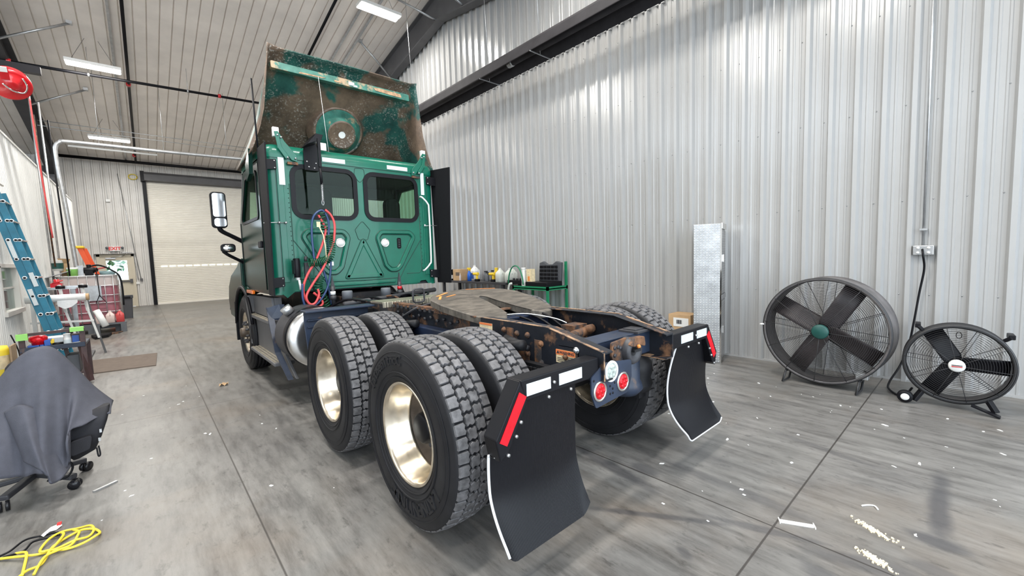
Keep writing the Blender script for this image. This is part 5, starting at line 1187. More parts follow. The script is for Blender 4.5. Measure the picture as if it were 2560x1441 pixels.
def bottle(name, label, x, y, z, r, h, m, cat='bottle', neck=0.35, cap=None, group=None, cl=None):
    t = thing(name, label, cat, (x, y, z), group)
    MB().lathe([(0, 0), (r*0.95, 0), (r, h*0.04), (r, h*0.62), (r*0.9, h*0.70), (r*neck, h*0.90), (r*neck, h*0.96), (0, h*0.96)], (x, y, z), 'z', 20).build('body', m, t)
    MB().cyl((x, y, z+h*0.93), (x, y, z+h*1.02), r*(neck+0.06), 12).build('cap', cap or 'white_plastic', t)
    if cl: MB().lathe([(r*1.01, h*0.15), (r*1.01, h*0.5)], (x, y, z), 'z', 20).build('paper_label', cl, t)
    return t
def jug(name, label, x, y, z, w, h, m, cap='white_plastic', group=None, lm=None, hd=0):
    """square-shouldered gallon jug with a side handle"""
    t = thing(name, label, 'jug', (x, y, z), group)
    rows = []
    for zz, k in ((0, 0.92), (0.02, 1), (0.55, 1), (0.66, 0.95), (0.84, 0.42), (0.90, 0.26), (0.95, 0.24)): rows.append([(px, py, z+h*zz) for px, py in rrect(x-w/2*k, x+w/2*k, y-w/2*k, y+w/2*k, w*0.18*k, 3)])
    b = MB().grid(rows, closeu=True); b.add(rows[0], [tuple(range(len(rows[0])))]); b.add(rows[-1], [tuple(range(len(rows[-1])))]); b.build('body', m, t)
    MB().cyl((x, y, z+h*0.94), (x, y, z+h), w*0.14, 12).build('cap', cap, t)
    MB().tube([(x, y-w*0.12, z+h*0.88), (x, y-w*0.40, z+h*0.82), (x, y-w*0.50, z+h*0.66), (x, y-w*0.46, z+h*0.55)], w*0.06, 6).build('handle', m, t)
    if lm: MB().box(x-w/2-0.002, x-w/2+0.001, y-w*0.4, y+w*0.4, z+h*0.12, z+h*0.5).build('paper_label', lm, t)
    return t
jug('plastic_jug', 'frosted white gallon jug on the workbench, nearest the fifth wheel, left of the pair', 5.80, 6.93, BT, 0.17, 0.30, 'jug')
jug('plastic_jug', 'frosted white gallon jug, front one of the pair beside the green hose loop', 5.80, 6.62, BT, 0.17, 0.30, 'jug')
jug('plastic_jug', 'frosted white gallon jug standing behind the front one of the pair', 6.02, 6.78, BT, 0.17, 0.30, 'jug')
jug('plastic_jug', 'white jug with a blue label on the workbench behind the spray bottle', 5.95, 8.05, BT, 0.20, 0.36, 'white_plastic', lm='blue_plastic')
jug('plastic_jug', 'translucent blue jug standing left of the blue-labelled white jug', 6.05, 8.22, BT, 0.15, 0.34, 'blue_fluid')
t = thing('spray_bottle', 'blue spray bottle with a yellow trigger head on the workbench', 'spray bottle', (5.75, 8.0, BT))
MB().lathe([(0, 0), (0.05, 0), (0.05, 0.14), (0.035, 0.2), (0.014, 0.25), (0, 0.25)], (5.75, 8.0, BT), 'z', 18).build('body', 'blue_fluid', t)
MB().box(5.73, 5.77, 7.95, 8.06, BT+0.27, BT+0.31).box(5.735, 5.765, 7.98, 8.02, BT+0.24, BT+0.28).bar((5.75, 7.955, BT+0.28), (5.75, 7.95, BT+0.22), 0.015, 0.012).build('trigger_head', 'yellow', t, bevel=0.004)
t = thing('cardboard_box', 'open cardboard box with a dark print on the workbench beside the truck cab', 'box', (5.85, 8.5, BT))
MB().box(5.72, 6.0, 8.34, 8.64, BT, BT+0.27).build('carton', 'cardboard', t, bevel=0.004); MB().box(5.716, 5.72, 8.36, 8.52, BT+0.12, BT+0.2).build('print_block', 'mat_brown', t)
bottle('small_bottle', 'small pale teal squeeze bottle in front of the cardboard box', 5.68, 8.28, BT, 0.022, 0.17, 'tote_tank')
bottle('black_canister', 'black canister with a pale label at the far left of the workbench', 5.75, 8.80, BT, 0.09, 0.26, 'black', 'canister', 0.7, 'black', cl='white_plastic')
bottle('spray_can', 'yellow aerosol can between tools and the white jugs', 5.85, 7.12, BT, 0.045, 0.30, 'yellow', 'can', 0.8, 'yellow')
def drill(name, label, x, y, z, rot=0):
    t = thing(name, label, 'power tool', (x, y, z))
    MB().cyl((x, y-0.10, z+0.17), (x, y+0.08, z+0.17), 0.038, 14, r2=0.03).box(x-0.02, x+0.02, y-0.08, y-0.03, z+0.05, z+0.15).build('tool_body', 'yellow', t, bevel=0.008)
    MB().cyl((x, y+0.08, z+0.17), (x, y+0.14, z+0.17), 0.022, 12, r2=0.012).build('chuck', 'black', t); MB().box(x-0.04, x+0.04, y-0.12, y-0.0, z, z+0.055).build('battery', 'black', t, bevel=0.008)
drill('cordless_drill', 'yellow and black cordless drill in front of the blue-labelled jug', 5.72, 7.72, BT); drill('cordless_drill', 'yellow and black cordless tool standing by the yellow can', 5.76, 7.18, BT)
for k, (x, y, h, r) in enumerate(((5.95, 7.62, 0.22, 0.06), (5.85, 7.45, 0.20, 0.05), (5.9, 7.32, 0.24, 0.045))):
    bottle('dark_jar', ['grey-lidded dark jar just right of the blue-labelled jug', 'squat dark jar in the middle of the bench clutter', 'tall dark jar left of the yellow can'][k], x, y, BT, r, h, 'grey_plastic', 'jar', 0.7, 'black')
CT = 0.90
t = thing('tool_case', 'open black moulded tool case on the green tool cart, lid leaning on the wall', 'tool case', (5.9, 5.65, CT))
MB().box(5.64, 6.08, 5.40, 5.98, CT, CT+0.11).build('case_base', 'black', t, bevel=0.01)
b = MB(); b.prism([(5.40, CT+0.11), (5.98, CT+0.11), (5.95, CT+0.47), (5.85, CT+0.50), (5.74, CT+0.44), (5.60, CT+0.44), (5.50, CT+0.50), (5.37, CT+0.47)], 'x', 6.02, 6.09); b.build('case_lid', 'bin_grey', t, bevel=0.012)
b = MB()
for i in range(5):
    for j in range(4): b.box(6.0, 6.02, 5.46+0.1*i, 5.53+0.1*i, CT+0.14+0.075*j, CT+0.19+0.075*j)
b.build('moulded_pockets', 'black', t)
tag(MB().box(5.66, 5.76, 5.82, 5.96, CT+0.115, CT+0.36).box(5.655, 5.66, 5.87, 5.92, CT+0.13, CT+0.22, 1).build('tan_carton', ['label_cream', 'orange_mark'], at=(5.71, 5.89, CT+0.11)), 'pale tan carton with an orange mark standing in the open tool case', 'carton')
bottle('white_canister', 'tall white canister standing beside the tan carton on the cart', 5.70, 6.08, CT, 0.05, 0.38, 'white_plastic', 'canister', 0.85)
bottle('white_canister', 'shorter white canister behind the green hose loop on the cart', 5.86, 6.22, CT, 0.05, 0.34, 'white_plastic', 'canister', 0.85)
tag(MB().tube([(5.62, 6.24-0.22*math.cos(a), CT+0.05+0.38*math.sin(a)) if True else 0 for a in [i*PI/14 for i in range(15)]], 0.013, 8).build('hose_loop', 'coil_olive' if 'coil_olive' in MT else 'tool_green', at=(5.62, 6.24, CT)), 'arching green hose loop standing over the cart edge', 'hose')
t = thing('socket_tray', 'low black tray of sockets and small tools at the left end of the cart', 'tray', (5.72, 6.33, CT+0.0))
MB().box(5.62, 5.95, 6.10, 6.50, BT+0.002, BT+0.06).build('tray', 'black', t, bevel=0.004)
for k in range(6): MB().cyl((5.70+0.02*(k % 2), 6.16+0.05*k, BT+0.06), (5.70+0.02*(k % 2), 6.16+0.05*k, BT+0.10), 0.016, 8).build('socket', 'dark_steel', t)
tag(MB().tube(bez([(5.60, 6.32, 0.97), (5.57, 6.36, 0.96), (5.58, 6.42, 0.86), (5.60, 6.42, 0.72)], 5), 0.022, 8).build('hose_end', 'jug', at=(5.6, 6.4, 0.72)), 'short pale hose hanging over the cart edge by the fifth wheel', 'hose')

# ============================================================ LEFT SIDE
# blue extension ladder leaning on the office wall, its side towards the camera
t = thing('extension_ladder', 'blue fibreglass extension ladder leaning against the office wall', 'ladder', (-1.05, 9.9, 0))
P0, P1 = Vector((-1.055, 10.2, 0.0)), Vector((-1.615, 10.2, 2.75))
def lrail(off_x, w, y, z_off, mname='ladder_blue', top=1.0):
    a = P0+Vector((off_x, 0, 0)); b_ = P0.lerp(P1, top)+Vector((off_x, 0, 0)); a.y = b_.y = y
    return MB().bar(a, b_, w, 0.035, up=(0, 1, 0))
d = (P1-P0).normalized()
for y in (9.78, 10.2):
    lrail(0, 0.085, y, 0).build('base_rail', 'ladder_blue', t); lrail(0.085, 0.075, y-0.02, 0).build('fly_rail', 'ladder_blue', t)
for k in range(10):
    p = P0+d*(0.28+0.295*k)
    for off in (0.0, 0.075, 0.115):
        MB().tube([(p.x+off, 9.75, p.z), (p.x+off, 10.22, p.z)], 0.016, 8).build('rung', 'aluminium', t)
        MB().cyl((p.x+off, 9.738, p.z), (p.x+off, 9.744, p.z), 0.015, 12).build('rung_end', 'black', t)
        MB().lathe([(0.016, 9.752-0.010), (0.026, 9.752-0.010), (0.026, 9.752+0.012)], (p.x+off, 0, p.z), 'y', 16).build('rung_collar', 'white_trim', t)
rotz = math.atan2(-d.x, d.z)
for q, off, h in ((1.02, -0.0, 0.26), (1.78, 0.0, 0.26), (2.35, 0.0, 0.24), (1.32, 0.085, 0.22)):
    p = P0+d*q; a = Vector((p.x+off, 9.742 if off == 0 else 9.72, p.z)); MB().bar(a, a+d*h, 0.05, 0.002, up=(0, 1, 0)).build('warning_sticker', 'reflector_white', t)
# orange step ladder folded behind the tote
t = thing('step_ladder', 'folded orange step ladder with a yellow cap leaning behind the liquid tote', 'ladder', (-1.1, 16.2, 0))
for dy in (0, 0.06): MB().bar((-0.62, 16.2+dy, 0.02), (-1.20, 16.2+dy, 2.12), 0.10 if dy == 0 else 0.08, 0.03, up=(0, 1, 0)).build('side_rail', 'ladder_orange', t)
for dy in (0, 0.06): MB().bar((-0.54, 16.55+dy, 0.02), (-1.12, 16.4+dy, 2.10), 0.08, 0.03, up=(0, 1, 0)).build('side_rail', 'ladder_orange', t)
MB().box(-1.28, -1.12, 16.15, 16.6, 2.10, 2.17).build('top_cap', 'yellow', t, bevel=0.02)
MB().bar((-0.98, 16.18, 1.36), (-1.06, 16.18, 1.66), 0.06, 0.004, up=(0, 1, 0)).build('warning_sticker', 'reflector_white', t)
# caged liquid tote
t = thing('liquid_tote', 'caged plastic liquid tote half full of red fluid on a dark pallet', 'tote', (-0.95, 14.5, 0))
x0, x1, y0, y1 = -1.52, -0.44, 14.0, 15.0
MB().box(x0, x1, y0, y1, 0.10, 0.22).build('pallet_deck', 'grey_plastic', t)
for x in (x0, (x0+x1)/2-0.07, x1-0.14): MB().box(x, x+0.14, y0, y1, 0, 0.10).build('pallet_foot', 'grey_plastic', t)
def tank(z0, z1, e, m, nm):
    b = MB(); rows = [[(x, y, z) for x, y in rrect(x0+e, x1-e, y0+e, y1-e, 0.12, 5)] for z in (z0, z1)]; b.grid(rows, closeu=True); b.add(rows[0], [tuple(range(len(rows[0])))]); b.add(rows[1], [tuple(range(len(rows[1])))]); return b.build(nm, m, t)
tank(0.24, 1.13, 0.03, 'tote_fluid', 'fluid'); tank(1.13, 1.36, 0.03, 'tote_tank', 'tank_top')
b = MB()
for z in (0.30, 0.50, 0.72, 0.90, 1.13, 1.37): b.tube([(x, y, z) for x, y in rrect(x0, x1, y0, y1, 0.12, 4)], 0.011, 6, closed=True)
for k in range(7): b.tube([(x0+0.1+k*0.147, y0-0.005, 0.22), (x0+0.1+k*0.147, y0-0.005, 1.37)], 0.010, 6); b.tube([(x1+0.005, y0+0.1+k*0.13, 0.22), (x1+0.005, y0+0.1+k*0.13, 1.37)], 0.010, 6)
b.build('cage', 'galvanised', t)
MB().box(-1.10, -0.75, y0-0.025, y0-0.012, 0.78, 1.14).build('name_plate', 'galvanised', t)
TZ = 1.385
t = thing('transfer_pump', 'black transfer pump on top of the liquid tote', 'pump', (-0.93, 14.05, TZ))
MB().cyl((-1.02, 14.1, TZ+0.12), (-0.84, 14.1, TZ+0.12), 0.075, 16).box(-1.0, -0.86, 14.0, 14.2, TZ, TZ+0.10).sphere((-0.83, 14.1, TZ+0.13), 0.06, 8).cyl((-0.93, 14.1, TZ+0.15), (-0.93, 14.1, TZ+0.26), 0.04, 12).build('pump_body', 'black', t, bevel=0.006)
MB().tube(bez([(-0.90, 14.1, TZ+0.22), (-0.78, 14.1, TZ+0.24), (-0.66, 14.0, TZ+0.20), (-0.55, 13.97, TZ+0.12), (-0.42, 13.95, TZ-0.02), (-0.38, 13.93, TZ-0.3), (-0.385, 13.93, TZ-0.75)], 5), 0.020, 8).build('discharge_hose', 'black', t)
MB().tube(bez([(-0.86, 14.1, TZ+0.12), (-0.74, 14.1, TZ+0.16), (-0.62, 14.1, TZ+0.18)], 5), 0.016, 8).build('suction_line', 'red_hose', t)
tag(MB().tube([(-0.74, 14.16, TZ+0.05), (-0.50, 14.06, TZ+0.05)], 0.05, 14).build('blue_roll', 'pale_blue', at=(-0.65, 14.05, TZ)), 'pale blue rolled hose sleeve lying on the tote beside the pump', 'roll')
t = thing('green_pail', 'green and silver small pail on top of the tote', 'pail', (-1.21, 14.15, TZ))
MB().lathe([(0, 0), (0.085, 0), (0.095, 0.18)], (-1.21, 14.15, TZ), 'z', 18).build('body', 'lime_tape', t); MB().lathe([(0.096, 0.16), (0.10, 0.20), (0, 0.20)], (-1.21, 14.15, TZ), 'z', 18).build('lid', 'white_plastic', t)
tag(MB().box(-1.13, -1.03, 14.2, 14.4, TZ, TZ+0.24).build('steel_junction_box', 'galvanised', at=(-1.08, 14.3, TZ)), 'plain grey steel box behind the green pail on the tote', 'box')
t = thing('shipping_tub', 'white tub with a teal printed band on the tote rack at the office wall', 'tub', (-1.44, 14.2, TZ+0.12))
MB().lathe([(0, 0), (0.09, 0), (0.10, 0.24), (0.105, 0.25), (0, 0.25)], (-1.44, 14.2, TZ+0.13), 'z', 20).build('body', 'white_plastic', t); MB().lathe([(0.095, 0.05), (0.101, 0.18)], (-1.44, 14.2, TZ+0.13), 'z', 20).build('printed_band', 'hub_green', t)
t = thing('cardboard_box', 'torn open brown paper carton on the tote next to the teal-banded tub', 'box', (-1.32, 14.3, TZ))
MB().box(-1.39, -1.26, 14.2, 14.35, TZ, TZ+0.30).build('carton', 'cardboard', t); MB().add([(-1.39, 14.2, TZ+0.30), (-1.26, 14.2, TZ+0.30), (-1.22, 14.12, TZ+0.40), (-1.43, 14.12, TZ+0.42)], [(0, 1, 2, 3)]).build('flap', 'cardboard', t)
tag(MB().prism([(-1.70, TZ-0.05), (-1.22, TZ+0.12), (-1.22, TZ+0.135), (-1.70, TZ-0.035)], 'y', 13.95, 14.5).build('sheet_panel', 'galvanised', at=(-1.45, 14.2, TZ)), 'thin pale panel lying aslant across the tote and the office wall', 'panel')
# jugs on the tote pallet's edge
t0 = thing('jug_tray', 'dark grey ledge plank in front of the tote carrying three jugs', 'plank', (-0.65, 13.85, 0))
MB().box(-0.92, -0.36, 13.75, 13.97, 0.20, 0.24).build('board', 'grey_plastic', t0)
for x in (-0.88, -0.42): MB().box(x-0.05, x+0.05, 13.75, 13.97, 0, 0.20).build('foot', 'grey_plastic', t0)
jug('plastic_jug', 'pinkish empty jug in front of the tote, leftmost of three', -0.82, 13.86, 0.24, 0.15, 0.28, 'jug_pink', cap='red_paint')
jug('plastic_jug', 'pinkish white jug in front of the tote, middle of three', -0.64, 13.86, 0.24, 0.16, 0.29, 'jug_pink')
jug('plastic_jug', 'jug of red fluid with a white label, rightmost of the three by the tote', -0.47, 13.86, 0.24, 0.15, 0.29, 'red_hose', cap='white_plastic', lm='white_plastic')
t = thing('trash_can', 'tall slim dark grey trash can near the exit door', 'trash can', (-0.40, 17.35, 0))
b = MB(); rows = [[(x, y, z) for x, y in rrect(-0.40-w, -0.40+w, 17.35-w, 17.35+w, 0.05, 3)] for z, w in ((0, 0.105), (0.62, 0.135), (0.62, 0.15), (0.70, 0.15), (0.70, 0.13), (0.2, 0.11))]; b.grid(rows, closeu=True, smooth=False); b.build('bin', 'bin_grey', t)
MB().box(-0.49, -0.31, 17.19, 17.20, 0.61, 0.67).build('rim_grip', 'black', t)
# film rack: white stand holding a roll of plastic
t = thing('film_stand', 'grey and white stand holding a roll of masking film', 'stand', (-0.9, 10.6, 0))
for x in (-1.07, -0.80):
    MB().bar((x, 10.45, 1.28), (x+0.04, 10.5, 0.80), 0.035, 0.035).build('upright', 'white_plastic', t, bevel=0.004)
    MB().bar((x+0.03, 10.5, 0.86), (x+0.14, 10.52, 0.30), 0.045, 0.03).build('leg', 'white_plastic', t); MB().bar((x+0.03, 10.6, 1.02), (x+0.20, 10.62, 0.0), 0.05, 0.03).build('leg', 'grey_steel', t)
    MB().cyl((x-0.04, 10.42, 1.24), (x+0.07, 10.42, 1.24), 0.028, 10).build('clamp_knob', 'black', t); MB().box(x-0.02, x+0.015, 10.42, 10.428, 0.98, 1.12).build('red_sticker', 'red_paint', t)
MB().bar((-1.45, 10.5, 0.66), (-0.7, 10.5, 0.62), 0.04, 0.03).build('cross_bar', 'white_plastic', t); MB().bar((-1.08, 10.55, 1.245), (-0.72, 10.55, 1.235), 0.03, 0.03).build('cross_bar', 'galvanised', t)
for x in (-1.42, -0.78): MB().box(x-0.03, x+0.03, 10.2, 10.9, 0.0, 0.04).build('floor_skid', 'grey_steel', t)
MB().bar((-1.40, 10.5, 1.05), (-1.40, 10.5, 0.02), 0.05, 0.05).build('upright', 'white_plastic', t)
t = thing('film_roll', 'white roll of plastic film lying across the stand', 'roll', (-1.05, 10.35, 1.0))
MB().tube([(-1.46, 10.38, 1.06), (-0.76, 10.38, 1.055)], 0.063, 20).build('film', 'plastic_film', t); MB().lathe([(0.045, -0.72), (0.058, -0.72), (0.058, -0.76), (0.045, -0.76)], (0, 10.38, 1.055), 'x', 20).build('core', 'cardboard', t)
MB().grid([[(-1.10+0.08*i, 10.32-0.01*(i % 2), 1.02-0.03*j-0.02*math.sin(i*1.3)*j) for i in range(4)] for j in range(4)]).build('loose_sheet', 'plastic_film', t)
film_stand = [o for o in bpy.data.objects if o.name == 'film_stand'][0]
MB().tube([(-0.67, 10.66, 0.78), (-0.56, 10.58, 0.49)], 0.051, 16).build('spare_roll', 'white_plastic', film_stand)
tag(MB().box(-1.22, -1.08, 10.9, 11.1, 1.23, 1.30).cyl((-1.15, 11.0, 1.28), (-1.15, 11.0, 1.37), 0.04, 12).tube([(-1.20, 10.9, 1.30), (-1.06, 10.9, 1.35)], 0.012, 6).box(-1.45, -0.9, 10.8, 11.2, 1.19, 1.23, 1).box(-1.42, -1.36, 11.1, 11.16, 0, 1.19, 1).box(-1.0, -0.94, 11.1, 11.16, 0, 1.19, 1).build('red_pump_tool', ['red_paint', 'galvanised'], at=(-1.15, 11.0, 0)), 'red hand tool on a pale shelf between the blue ladder and the tote', 'tool')
tag(MB().tube([(-0.80, 13.93, 1.50), (-0.785, 13.93, 0.92), (-0.86, 13.93, 0.72), (-0.68, 13.93, 0.72), (-0.785, 13.93, 0.90)], 0.010, 6).box(-0.83, -0.77, 13.93, 14.15, 1.385, 1.41).build('hanging_strap', 'black', at=(-0.8, 13.95, 0.7)), 'black strap hanging with a triangular loop over the front of the tote', 'strap')
# dark mats and scraps on the floor by the tote
tag(MB().prism([(-0.86, 12.75), (-0.66, 12.95), (-0.62, 13.35), (-0.95, 13.2)], 'z', 0.0, 0.06).build('rubber_chock', 'black_matte', at=(-0.78, 13.0, 0)), 'black rubber slab on the floor before the tote', 'slab')
tag(MB().prism(rpoly([(-0.75, 13.35), (-0.5, 13.5), (-0.42, 13.8), (-0.6, 13.7)], 0.05, 3), 'z', 0, 0.02).build('debris_pile', 'rust', at=(-0.6, 13.6, 0)), 'small rusty heap of scraps at the tote corner', 'debris', kind=None)
tag(MB().prism([(0.10, 9.70), (0.06, 8.49), (-0.70, 8.60), (-0.72, 9.84)], 'z', 0.0, 0.012).build('floor_mat', 'mat_brown', at=(-0.3, 9.1, 0)), 'flat brown floor mat lying beside the steel workbench', 'mat')

# brown steel bench in front
t = thing('steel_bench', 'brown steel bench frame cluttered with supplies, behind the covered chair', 'workbench', (-0.95, 8.3, 0))
MB().box(-1.22, -0.64, 8.02, 8.62, 0.50, 0.53).box(-1.22, -0.64, 8.0, 8.03, 0.50, 0.56).build('bench_top', 'navy_worn', t, bevel=0.003)
for (x, y) in ((-1.20, 8.04), (-0.66, 8.04), (-1.20, 8.6), (-0.66, 8.6)):
    MB().bar((x, y, 0.0), (x, y, 0.74 if y < 8.3 else 0.52), 0.05, 0.05).build('leg', 'brown_steel', t)
MB().bar((-1.22, 8.04, 0.72), (-0.64, 8.04, 0.735), 0.04, 0.035).build('top_rail', 'brown_steel', t); MB().bar((-0.62, 8.0, 0.02), (-0.69, 8.06, 0.52), 0.05, 0.04).build('brace', 'brown_steel', t); MB().bar((-0.80, 8.3, 0.02), (-0.86, 8.3, 0.5), 0.04, 0.04).build('brace', 'brown_steel', t)
MB().box(-1.20, -0.66, 8.1, 8.6, 0.12, 0.14).build('lower_shelf', 'brown_steel', t)
ZB = 0.53
tag(MB().lathe([(0, 0), (0.06, 0), (0.065, 0.03), (0.085, 0.05), (0.087, 0.09), (0.07, 0.11), (0.02, 0.12), (0, 0.12)], (-1.07, 8.12, ZB+0.045), 'z', 28).build('red_funnel', 'lens_red', at=(-1.07, 8.12, ZB+0.045)), 'glossy red plastic lid upside down on the blue boxes', 'lid')
for k, (x0_, x1_) in enumerate(((-1.16, -1.06), (-1.055, -1.02), (-1.015, -0.96))): tag(MB().box(x0_, x1_, 8.06, 8.22, ZB, ZB+(0.045 if k < 2 else 0.10)).build('glove_box', 'blue_plastic', at=((x0_+x1_)/2, 8.14, ZB), bevel=0.003), ['flat blue carton under the left of the red lid', 'narrow blue carton under the right of the red lid', 'upright blue carton right of the red lid'][k], 'carton')
bottle('white_can', 'white can with a printed fruit-coloured label on the steel bench', -0.81, 8.10, ZB, 0.038, 0.15, 'white_plastic', 'can', 0.9, cl='reflector_white')
tag(MB().box(-0.77, -0.69, 8.1, 8.16, ZB, ZB+0.14).box(-0.765, -0.70, 8.097, 8.1, ZB+0.03, ZB+0.12, 1).build('small_carton', ['brown_steel', 'blue_plastic'], at=(-0.73, 8.13, ZB)), 'small carton with a bluish picture right of the white can', 'carton')
tag(MB().box(-1.24, -1.14, 7.99, 8.03, 0.66, 0.74).build('lime_tape_wrap', 'lime_tape', at=(-1.19, 8.0, 0.66)), 'lime green tape wrapped on the left bench corner', 'tape')
tag(MB().box(-0.77, -0.64, 7.99, 8.07, 0.71, 0.765).build('lime_tape_wrap', 'lime_tape', at=(-0.7, 8.0, 0.71)), 'lime green tape wrapped on the right bench corner', 'tape')
t = thing('paint_gun', 'black and yellow hand tool lying on the steel bench', 'tool', (-0.9, 8.1, ZB))
MB().tube([(-0.95, 8.1, ZB+0.03), (-0.85, 8.12, ZB+0.03)], 0.02, 8).build('tool_body', 'black', t); MB().tube([(-0.95, 8.1, ZB+0.03), (-0.94, 8.1, ZB+0.10)], 0.014, 8).box(-0.965, -0.93, 8.08, 8.12, ZB+0.05, ZB+0.08).build('grip', 'yellow', t)
tag(MB().box(-1.04, -0.86, 8.28, 8.5, ZB, ZB+0.10).build('printed_bag', 'reflector_white', at=(-0.95, 8.4, ZB), bevel=0.01), 'white printed packet lying at the back of the steel bench', 'packet')
tag(MB().cyl((-0.79, 8.08, ZB+0.01), (-0.66, 8.1, ZB+0.02), 0.015, 10).build('white_tube', 'white_plastic', at=(-0.72, 8.09, ZB)), 'white tube lying at the right front edge of the bench', 'tube')
for k, (x, z) in enumerate(((-1.08, 0.14), (-0.92, 0.14), (-0.78, 0.14))): tag(MB().box(x-0.06, x+0.06, 8.15, 8.45, z, z+0.16+0.04*k).build('storage_bin', 'bin_grey' if k != 1 else 'hub_green', at=(x, 8.3, z), bevel=0.01), ['dark bin on the lower shelf at the left', 'teal bin in the middle of the lower shelf', 'dark bin on the lower shelf at the right'][k], 'bin')
# yellow jug and shelf at the left picture edge
t = thing('yellow_pail', 'yellowish oil pail with a dark band at the left edge of the photo', 'pail', (-1.50, 8.62, 0.12))
MB().lathe([(0, 0), (0.095, 0), (0.10, 0.05), (0.10, 0.36), (0.085, 0.42), (0, 0.43)], (-1.50, 8.62, 0.13), 'z', 24).build('body', 'cord_yellow', t); MB().lathe([(0.102, 0.12), (0.102, 0.30)], (-1.50, 8.62, 0.13), 'z', 24).build('worn_band', 'label_cream', t)
tag(MB().box(-1.62, -1.37, 8.5, 8.8, 0.0, 0.13).box(-1.385, -1.365, 8.5, 8.8, 0.0, 0.55).build('wood_crate', 'wood', at=(-1.5, 8.65, 0), bevel=0.004), 'wooden crate carrying the yellow pail at the left edge', 'crate')
tag(MB().tube(bez([(-1.42, 8.9, 0.66), (-1.37, 8.9, 0.45), (-1.35, 8.9, 0.25), (-1.30, 8.85, 0.05)], 5), 0.008, 6).build('dangling_cord', 'black', at=(-1.35, 8.9, 0)), 'thin black cord hanging beside the yellow pail', 'cord')

# ---- office chair under a work jacket, with a black bag
CH = Vector((-0.66, 4.35, 0))
t = thing('office_chair', 'dark rolling office chair under a slate grey jacket', 'chair', tuple(CH))
MB().cyl(CH+Vector((0, 0, 0.10)), CH+Vector((0, 0, 0.40)), 0.03, 14).build('gas_post', 'black', t)
MB().prism(rrect(CH.x-0.22, CH.x+0.16, CH.y-0.06, CH.y+0.30, 0.08, 4), 'z', 0.40, 0.48).build('seat', 'black_fabric', t, bevel=0.02, seg=3)
MB().prism([(p[0], p[1]) for p in rrect(CH.x-0.12, CH.x+0.16, 0.50, 0.90, 0.08, 4)], 'y', CH.y-0.02+0.22, CH.y+0.05+0.22).build('backrest', 'black_fabric', t, bevel=0.02)
for k in range(5):
    a = math.radians(-42+72*k); e = CH+Vector((0.27*math.cos(a), 0.27*math.sin(a), 0.085))
    MB().bar(CH+Vector((0, 0, 0.115)), e, 0.05, 0.035).build('base_spoke', 'dark_steel', t, bevel=0.008)
    for s_ in (-1, 1):
        n2 = Vector((-math.sin(a+0.5), math.cos(a+0.5), 0)); q = Vector((e.x, e.y, 0.034))+n2*0.016*s_
        MB().cyl(q-n2*0.009, q+n2*0.009, 0.033, 16).build('caster', 'black_gloss', t)
# jacket: draped sheet over backrest and seat, folds built into the surface
def drape(outl_top, outl_bot, name, m, nfold, ph, amp, y_top, y_bot, label=None, parent=None, thick=0.012):
    rows = []; nu, nv = 44, 30
    T_ = bez([Vector((x, z, 0)) for x, z in outl_top], 12); B_ = bez([Vector((x, z, 0)) for x, z in outl_bot], 12)
    def S_(P, u): q = u*(len(P)-1); i = min(int(q), len(P)-2); return P[i].lerp(P[i+1], q-i)
    for j in range(nv+1):
        v = j/nv; row = []
        for i in range(nu+1):
            u = i/nu; a, b_ = S_(T_, u), S_(B_, u); p = a.lerp(b_, v)
            bulge = math.sin(u*PI)*0.16*(0.35+0.65*math.sin(min(1, v*1.3)*PI/2)); fold = amp*v*(math.sin(u*nfold*PI+ph+v*2.2)+0.5*math.sin(u*nfold*2.3*PI+1.7*ph+v*3))
            row.append((p.x, y_top+(y_bot-y_top)*v-bulge+fold, p.y))
        rows.append(row)
    b = MB().grid(rows); o = b.build(name, m, parent, at=None if parent else (rows[0][0][0], y_top, 0.3))
    md = o.modifiers.new('t', 'SOLIDIFY'); md.thickness = thick; return o
jk = drape([(-0.98, 0.62), (-0.82, 0.76), (-0.69, 0.93), (-0.60, 0.995), (-0.51, 0.985), (-0.42, 0.84), (-0.33, 0.66), (-0.235, 0.515)],
           [(-1.05, 0.36), (-0.86, 0.30), (-0.70, 0.22), (-0.64, 0.23), (-0.575, 0.25), (-0.50, 0.20), (-0.462, 0.235), (-0.45, 0.44), (-0.36, 0.47), (-0.245, 0.50)], 'work_jacket', 'slate_fabric', 6, 0.6, 0.036, 4.42, 4.12)
tag(jk, 'slate grey work jacket draped over the office chair', 'jacket')
MB().prism([(-0.795, 0.445), (-0.752, 0.455), (-0.756, 0.482), (-0.80, 0.472)], 'y', 4.055, 4.06).prism([(-0.785, 0.455), (-0.765, 0.460), (-0.768, 0.474), (-0.787, 0.470)], 'y', 4.052, 4.056, 1).build('maker_patch', ['white_paint', 'orange_mark'], jk)
MB().cyl((-0.595, 4.03, 0.235), (-0.595, 4.04, 0.235), 0.007, 10).build('snap_button', 'galvanised', jk)
drape([(-0.74, 0.62), (-0.66, 0.66), (-0.58, 0.60), (-0.50, 0.44)], [(-0.66, 0.32), (-0.56, 0.26), (-0.52, 0.165), (-0.455, 0.20)], 'sleeve', 'slate_fabric', 3, 1.0, 0.014, 4.20, 4.05, parent=jk)
t = thing('backpack', 'black backpack hanging from the chair under the jacket', 'bag', (-0.38, 4.2, 0.2))
b = MB(); rows = []
